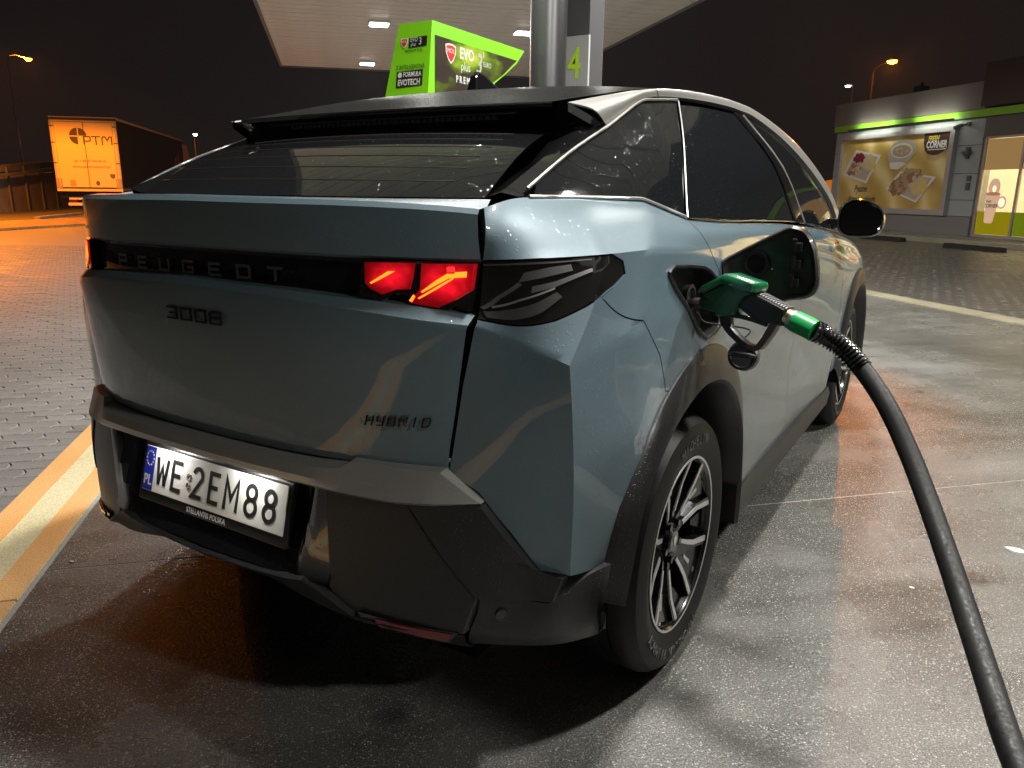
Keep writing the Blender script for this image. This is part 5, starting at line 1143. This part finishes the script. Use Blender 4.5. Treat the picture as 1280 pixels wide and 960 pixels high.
def dup_tree(o, par):
    c = o.copy(); COL.objects.link(c); c.parent = par
    for ch in list(o.children): dup_tree(ch, c)
    return c
w2 = dup_tree(wheels[0], car); w2.location = (0, 2.739, 0)
for yy in (0, 2.739):
    w3 = dup_tree(wheels[0], car); w3.rotation_euler = (0, 0, PI); w3.location = (0, yy, 0)
# --- mirrors
for mir in (False, True):
    mb = MB(); pr_ = []
    CX, CY, CZm = .995, 2.06, 1.193
    ring0 = [(-.150,-.010),(-.135,.058),(-.075,.090),(.01,.086),(.085,.058),(.128,.010),(.125,-.045),(.085,-.082),(.01,-.092),(-.09,-.088),(-.138,-.058)]
    ring0 = [(x*.70, z*.94) for x, z in ring0]; ring0 = [tuple(p) for p in crom(np.array(ring0+ring0[:1]), 4)[:-1]]; rings = []
    for k, (f_, dy_) in enumerate(((.93,.004),(1.0,-.004),(1.03,.03),(1.0,.075),(.86,.125),(.55,.155),(.1,.165))): rings.append([(CX+x*f_, CY+dy_+x*.22, CZm+z*f_) for x, z in ring0])
    mb.grid(rings, closed=True); n = len(ring0); mh = mb.build('mirror_housing', mat('mirror_black',(.010,.010,.012),.15,0,1) if not mir else bpy.data.materials['mirror_black'], car, smooth=50, mirror=mir)
    mb = MB(); gpts = [(CX+x*.86, CY+.003+x*.22, CZm+z*.86) for x, z in ring0]; mb.add(gpts+[(x,y+.01,z) for x, y, z in gpts], [tuple(range(n)), tuple(range(2*n-1,n-1,-1))]+[(i,(i+1)%n,n+(i+1)%n,n+i) for i in range(n)]); mb.build('mirror_glass', mat('mirror_glass',(.62,.68,.74),.02,1.0) if not mir else bpy.data.materials['mirror_glass'], mh, mirror=mir)
    mb = MB(); mb.prism([(.86,1.135),(.93,1.160),(.93,1.185),(.84,1.190)], lambda p: (p[0],2.08,p[1]), lambda p: (p[0],2.18,p[1])); mb.build('mirror_foot', BLACK, car, mirror=mir, bevel=.006)
# --- filler opening, flap and cap
hp0 = [np.array(FL.ev(*FL.inv(p))) for p in fo_]; hpc = crom(np.array(hp0+hp0[:1]), 2)[:-1]
mb = MB(); cen_ = np.mean(hpc, 0); mb.grid([[tuple(p+np.array([.002,0,0])) for p in hpc], [tuple(p-np.array([.05,0,0])) for p in hpc], [tuple(cen_+(p-cen_)*.7-np.array([.062,0,0])) for p in hpc], [tuple(cen_+(p-cen_)*.02-np.array([.064,0,0])) for p in hpc]], closed=True)
fs_ = mb.build('filler_well', mat('well_black',(.010,.010,.010),.35), car, smooth=40)
mb = MB(); mb.tube([p+np.array([.002,0,0]) for p in list(hpc)+[hpc[0]]], .0055, 6, cap=False); mb.build('filler_rim', PLASTIC, fs_, smooth=60)
mb = MB(); mb.lathe([(.030,-.02),(.033,.0),(.036,.010),(.028,.012),(.024,.002),(.0005,.002)], 24, (.882,-.045,1.045), 'x'); mb.build('filler_neck', DARK, fs_, smooth=40)
# open flap: a rounded slab hinged at the front of the opening
fpl = [(0,.015),(.008,-.030),(.03,-.070),(.078,-.106),(.135,-.100),(.182,-.078),(.225,-.070),(.246,-.052),(.252,-.02),(.238,.055),(.215,.098),(.190,.112),(.165,.112),(.02,.030)]
def FP(p, d): return Vector((.898+p[0], .17+p[0]*.05+d, 1.108+p[1]))
cxy = (.13,.0)
mb = MB(); ringsf = []
ext_ = [(cxy[0]+(p[0]-cxy[0])*f_, cxy[1]+(p[1]-cxy[1])*f_) for f_ in (1,) for p in fpl]
pl_ = crom(np.array(fpl+fpl[:1]), 3)[:-1]
for f_, d in ((.55,.012),(.84,.010),(.88,-.006),(.95,-.012),(1.0,-.006),(1.0,.008),(.97,.020),(.6,.026),(.05,.028)): ringsf.append([FP((cxy[0]+(p[0]-cxy[0])*f_, cxy[1]+(p[1]-cxy[1])*f_), d) for p in pl_])
ringsf.insert(0, [FP((cxy[0]+(p[0]-cxy[0])*.02, cxy[1]+(p[1]-cxy[1])*.02), .012) for p in pl_])
mb.grid(ringsf, closed=True); fp = mb.build('fuel_flap', mat('flap_black',(.018,.017,.017),.38,0,.2), car, smooth=40)
ringo = []
for f_, d in ((1.005,.006),(1.005,.012),(.97,.0235),(.6,.030),(.05,.032)): ringo.append([FP((cxy[0]+(p[0]-cxy[0])*f_, cxy[1]+(p[1]-cxy[1])*f_), d) for p in pl_])
mb = MB(); mb.grid(ringo, closed=True); mb.build('flap_skin', PAINT, fp, smooth=40)
for zz in (.062,.018,-.03):
    mb = MB(); c = FP((.196,zz),-.012); mb.cbox(c,(.018,.014,.022)); mb.cbox(c+Vector((-.010,-.004,.004)),(.012,.010,.034)); mb.build('flap_clip', DARK, fp, bevel=.003)
mb = MB(); c = FP((.09,.012),.008); mb.lathe([(.036,-.004),(.034,-.010),(.026,-.010),(.024,-.001),(.0005,-.001)],24,c,'y'); mb.build('cap_holder', DARK, fp, smooth=40)
# hanging filler cap on its strap (part of the car)
NP0 = Vector((.900,-.042,1.040)); NA = Vector((.936,-.352,0)).normalized(); NN = Vector((-.352,-.936,0)).normalized()
def NP(p, d=0.0): return NP0+NA*p[0]+Vector((0,0,1))*p[1]+NN*d
cc = NP((.132,-.121),-.035)
mb = MB(); vs = []; pf = [(.0005,-.017),(.034,-.017),(.037,-.012),(.037,.006),(.033,.010),(.030,.010),(.028,.006),(.0005,.006)]
ax = (NN*.85+NA*.25+Vector((0,0,.25))).normalized(); e1 = ax.cross(Vector((0,0,1))).normalized(); e2 = ax.cross(e1)
for r_, h in pf:
    for k in range(28): vs.append(cc+ax*h+(e1*math.cos(2*PI*k/28)+e2*math.sin(2*PI*k/28))*r_)
mb.add(vs, [(i*28+k,i*28+(k+1)%28,(i+1)*28+(k+1)%28,(i+1)*28+k) for i in range(len(pf)-1) for k in range(28)]); fcap = mb.build('filler_cap', mat('cap_black',(.016,.016,.017),.35), car, smooth=40)
mb = MB(); q_ = [cc+ax*.006+e1*(-.030)+e2*.0, cc+ax*.020+e1*(-.02), cc+ax*.020+e1*.02, cc+ax*.006+e1*.030]; mb.tube(q_, .006, 6); mb.build('cap_grip', PLASTIC, fcap, smooth=50)
mb = MB(); mb.tube(crom([cc+e1*.01+Vector((0,0,.034)), cc+Vector((0,.03,.06)), Vector((.925,-.02,.985)), Vector((.905,-.03,1.01))],6), .0022, 6); mb.build('cap_strap', DARK, car, smooth=60)
# --- fuel nozzle
NG = mat('nozzle_green',(.008,.115,.045),.35,0,.4); NGC = mat('nozzle_cover_green',(.012,.17,.065),.12,0,1.0); NGB = mat('sleeve_green',(.010,.30,.075),.35); GRIP = mat('grip_black',(.012,.010,.010),.38); GUARD = mat('guard_brown',(.075,.035,.022),.35,0,.3); GOLDM = mat('brass',(.75,.60,.22),.25,1.0); ALU = mat('spout_alu',(.62,.61,.58),.3,1.0)
nz = empty('fuel_nozzle', NP((.13,-.05)), 0, 'green petrol nozzle with black grip pushed into the car filler', 'fuel nozzle')
off = Vector(nz.location)
def nbuild(mb, name, mt, par=nz, **k):
    if par is nz: mb.v = [tuple(Vector(p)-off) for p in mb.v]
    else: mb.v = [tuple(Vector(p)-off) for p in mb.v]
    return mb.build(name, mt, par, **k)
def slabn(poly, w, name, mt, bev, par=nz, taper=.72, smooth=40):
    n = len(poly); cx = sum(p[0] for p in poly)/n; cy = sum(p[1] for p in poly)/n
    q = lambda f_: [(cx+(p[0]-cx)*f_, cy+(p[1]-cy)*f_) for p in poly]
    vs = []; 
    for f_, d in ((.70,-w),(.90,-w*.92),(1.0,-w*.55),(1.0,w*.55),(.90,w*.92),(.70,w)): vs += [NP(p, d) for p in q(f_)]
    mb = MB(); mb.add(vs, [(i*n+k,i*n+(k+1)%n,(i+1)*n+(k+1)%n,(i+1)*n+k) for i in range(5) for k in range(n)]+[tuple(range(n-1,-1,-1)),tuple(range(5*n,6*n))])
    return nbuild(mb, name, mt, par, smooth=smooth, bevel=bev)
mb = MB(); mb.tube([NP((-.06,-.016)),NP((-.03,-.010)),NP((.036,.000))], .0125, 16); nbuild(mb, 'spout', ALU, smooth=40)
mb = MB(); mb.tube([NP((.026,.000)),NP((.034,.001)),NP((.074,.000)),NP((.090,.002))], [.014,.019,.021,.022], 16); nbuild(mb, 'spout_collar', NG, smooth=40)
slabn([(.040,.022),(.102,.056),(.122,.055),(.190,.042),(.168,.034),(.152,.015),(.131,-.016),(.104,-.024),(.086,-.027),(.078,-.010),(.06,.012)], .030, 'valve_body', NG, 0)
slabn([(.026,.024),(.028,.032),(.034,.041),(.101,.078),(.116,.079),(.190,.064),(.194,.054),(.189,.043),(.123,.055),(.103,.057),(.042,.023)], .034, 'splash_cover', NGC, 0)
slabn([(.150,.024),(.166,.039),(.188,.040),(.229,.027),(.269,.013),(.268,-.024),(.252,-.026),(.214,-.023),(.176,-.016),(.140,.003)], .023, 'handle', GRIP, 0)
mb = MB()
for k in range(11):
    x = .196+k*.0068; y = .0385-(x-.188)*.325; mb.tube([NP((x,y+.001),-.016),NP((x,y+.003),-.008),NP((x,y+.003),.008),NP((x,y+.001),.016)], .0022, 5)
nbuild(mb, 'grip_ribs', mat('rib_grey',(.10,.10,.10),.3))
axd = (NP((.33,-.023))-NP((.27,-.006))).normalized()
def ringt(p0, p1, r0_, r1_, name, mt, n=20): mb = MB(); mb.tube([NP(p0),NP(p1)], [r0_,r1_], n); return nbuild(mb, name, mt, smooth=40)
ringt((.262,-.006),(.272,-.0092),.0215,.0215,'brass_ring',GOLDM); ringt((.272,-.0092),(.281,-.012),.0225,.0225,'steel_ring',STEEL)
ringt((.281,-.012),(.332,-.0265),.0245,.0235,'green_sleeve',NGB)
# bend sleeve with ribs, following the start of the hose
HP = [(1.186,-.149,1.024),(1.226,-.145,1.004),(1.27,-.148,.98),(1.323,-.172,.935),(1.376,-.216,.88),(1.431,-.278,.806),(1.479,-.354,.736),(1.523,-.443,.673),(1.56,-.533,.622),(1.594,-.633,.582),(1.626,-.735,.548),(1.675,-.835,.50)]
EXTRA = [(1.77,-.93,.40),(1.92,-1.0,.27),(2.10,-1.0,.20),(2.28,-.93,.25),(2.42,-.82,.45),(2.47,-.62,.75),(2.50,-.55,1.0)]
hp = crom([tuple(NP((.326,-.025)))]+HP[1:]+EXTRA, 8)
mb = MB(); seg = hp[:40]; L = np.concatenate([[0],np.cumsum(np.linalg.norm(np.diff(seg,axis=0),axis=1))])
ds = np.arange(0, min(L[-1], .135), .0016); pts = np.stack([np.interp(ds, L, seg[:,k]) for k in range(3)],1)
rr = [(.0245 if (i//3) % 2 == 0 else .0200)*(1-.05*i/len(ds)) for i in range(len(ds))]
mb.tube(pts, rr, 18); nbuild(mb, 'bend_sleeve', mat('sleeve_black',(.012,.012,.012),.18,0,.8), smooth=30)
# trigger guard and lever
def bar_n(pts, w, h, name, mt):
    P = crom(np.array(pts), 4); vs = []; n = len(P)
    for i in range(n):
        tdir = P[min(i+1,n-1)]-P[max(i-1,0)]; tdir = tdir/np.linalg.norm(tdir); nr = np.array([-tdir[1],tdir[0]])
        for sx, sd in ((-1,-1),(1,-1),(1,1),(-1,1)): vs.append(NP(tuple(P[i]+nr*sx*h[min(i*len(h)//n,len(h)-1)]), sd*w))
    mb = MB(); mb.add(vs, [(i*4+k,i*4+(k+1)%4,(i+1)*4+(k+1)%4,(i+1)*4+k) for i in range(n-1) for k in range(4)]+[(3,2,1,0),tuple((n-1)*4+k for k in range(4))])
    return nbuild(mb, name, mt, bevel=.0025, smooth=40)
bar_n([(.098,-.018),(.104,-.046),(.140,-.074),(.172,-.088)], .010, [.012,.009,.008,.007], 'guard_arm', GRIP)
bar_n([(.168,-.087),(.190,-.088),(.206,-.076),(.226,-.042),(.236,-.022),(.244,-.014)], .011, [.007,.008,.009,.010], 'trigger_guard', GUARD)
bar_n([(.108,-.018),(.130,-.020),(.175,-.024),(.214,-.030)], .006, [.006,.005,.005], 'lever', GRIP)
bar_n([(.118,-.024),(.121,-.046),(.126,-.058)], .002, [.0018], 'latch_wire', STEEL)
hs_ = MB(); i0 = int(np.searchsorted(L, .11)); hs_.tube(hp[i0:], .0196, 20); ho = hs_.build('fuel_hose', mat('hose_rubber',(.008,.008,.0085),.55,spec=.35), smooth=50)
t = NT(ho.data.materials[0]); co = t.coord('Object'); n1 = t.noise(co, 14, 5, .65); n2 = t.noise(t.coord('Object',(60,60,12)), 3, 3)
t.set('Base Color', t.ramp(n1, [(.35, (.006,.006,.0065)), (.6, (.012,.0115,.011)), (.75, (.035,.032,.028))])); t.set('Roughness', t.ramp(n2, [(.3, .42), (.7, .72)])); t.bump(n2, .25, .001)
tag(ho, 'thick black fuel hose curving from the nozzle down to the right edge', 'hose')

# ------------------------------------------------------------------ thin night drizzle in the air
HZ = bpy.data.materials.new('haze'); HZ.use_nodes = True; nt_ = HZ.node_tree; nt_.nodes.clear()
ou = nt_.nodes.new('ShaderNodeOutputMaterial'); pv_ = nt_.nodes.new('ShaderNodeVolumePrincipled'); pv_.inputs['Color'].default_value = (.95,.95,.95,1); pv_.inputs['Density'].default_value = .00018
nt_.links.new(pv_.outputs[0], ou.inputs['Volume'])
mb = MB(); mb.box((-302,-302,-1.2),(302,302,26)); tag(mb.build('haze', HZ), kind='stuff')
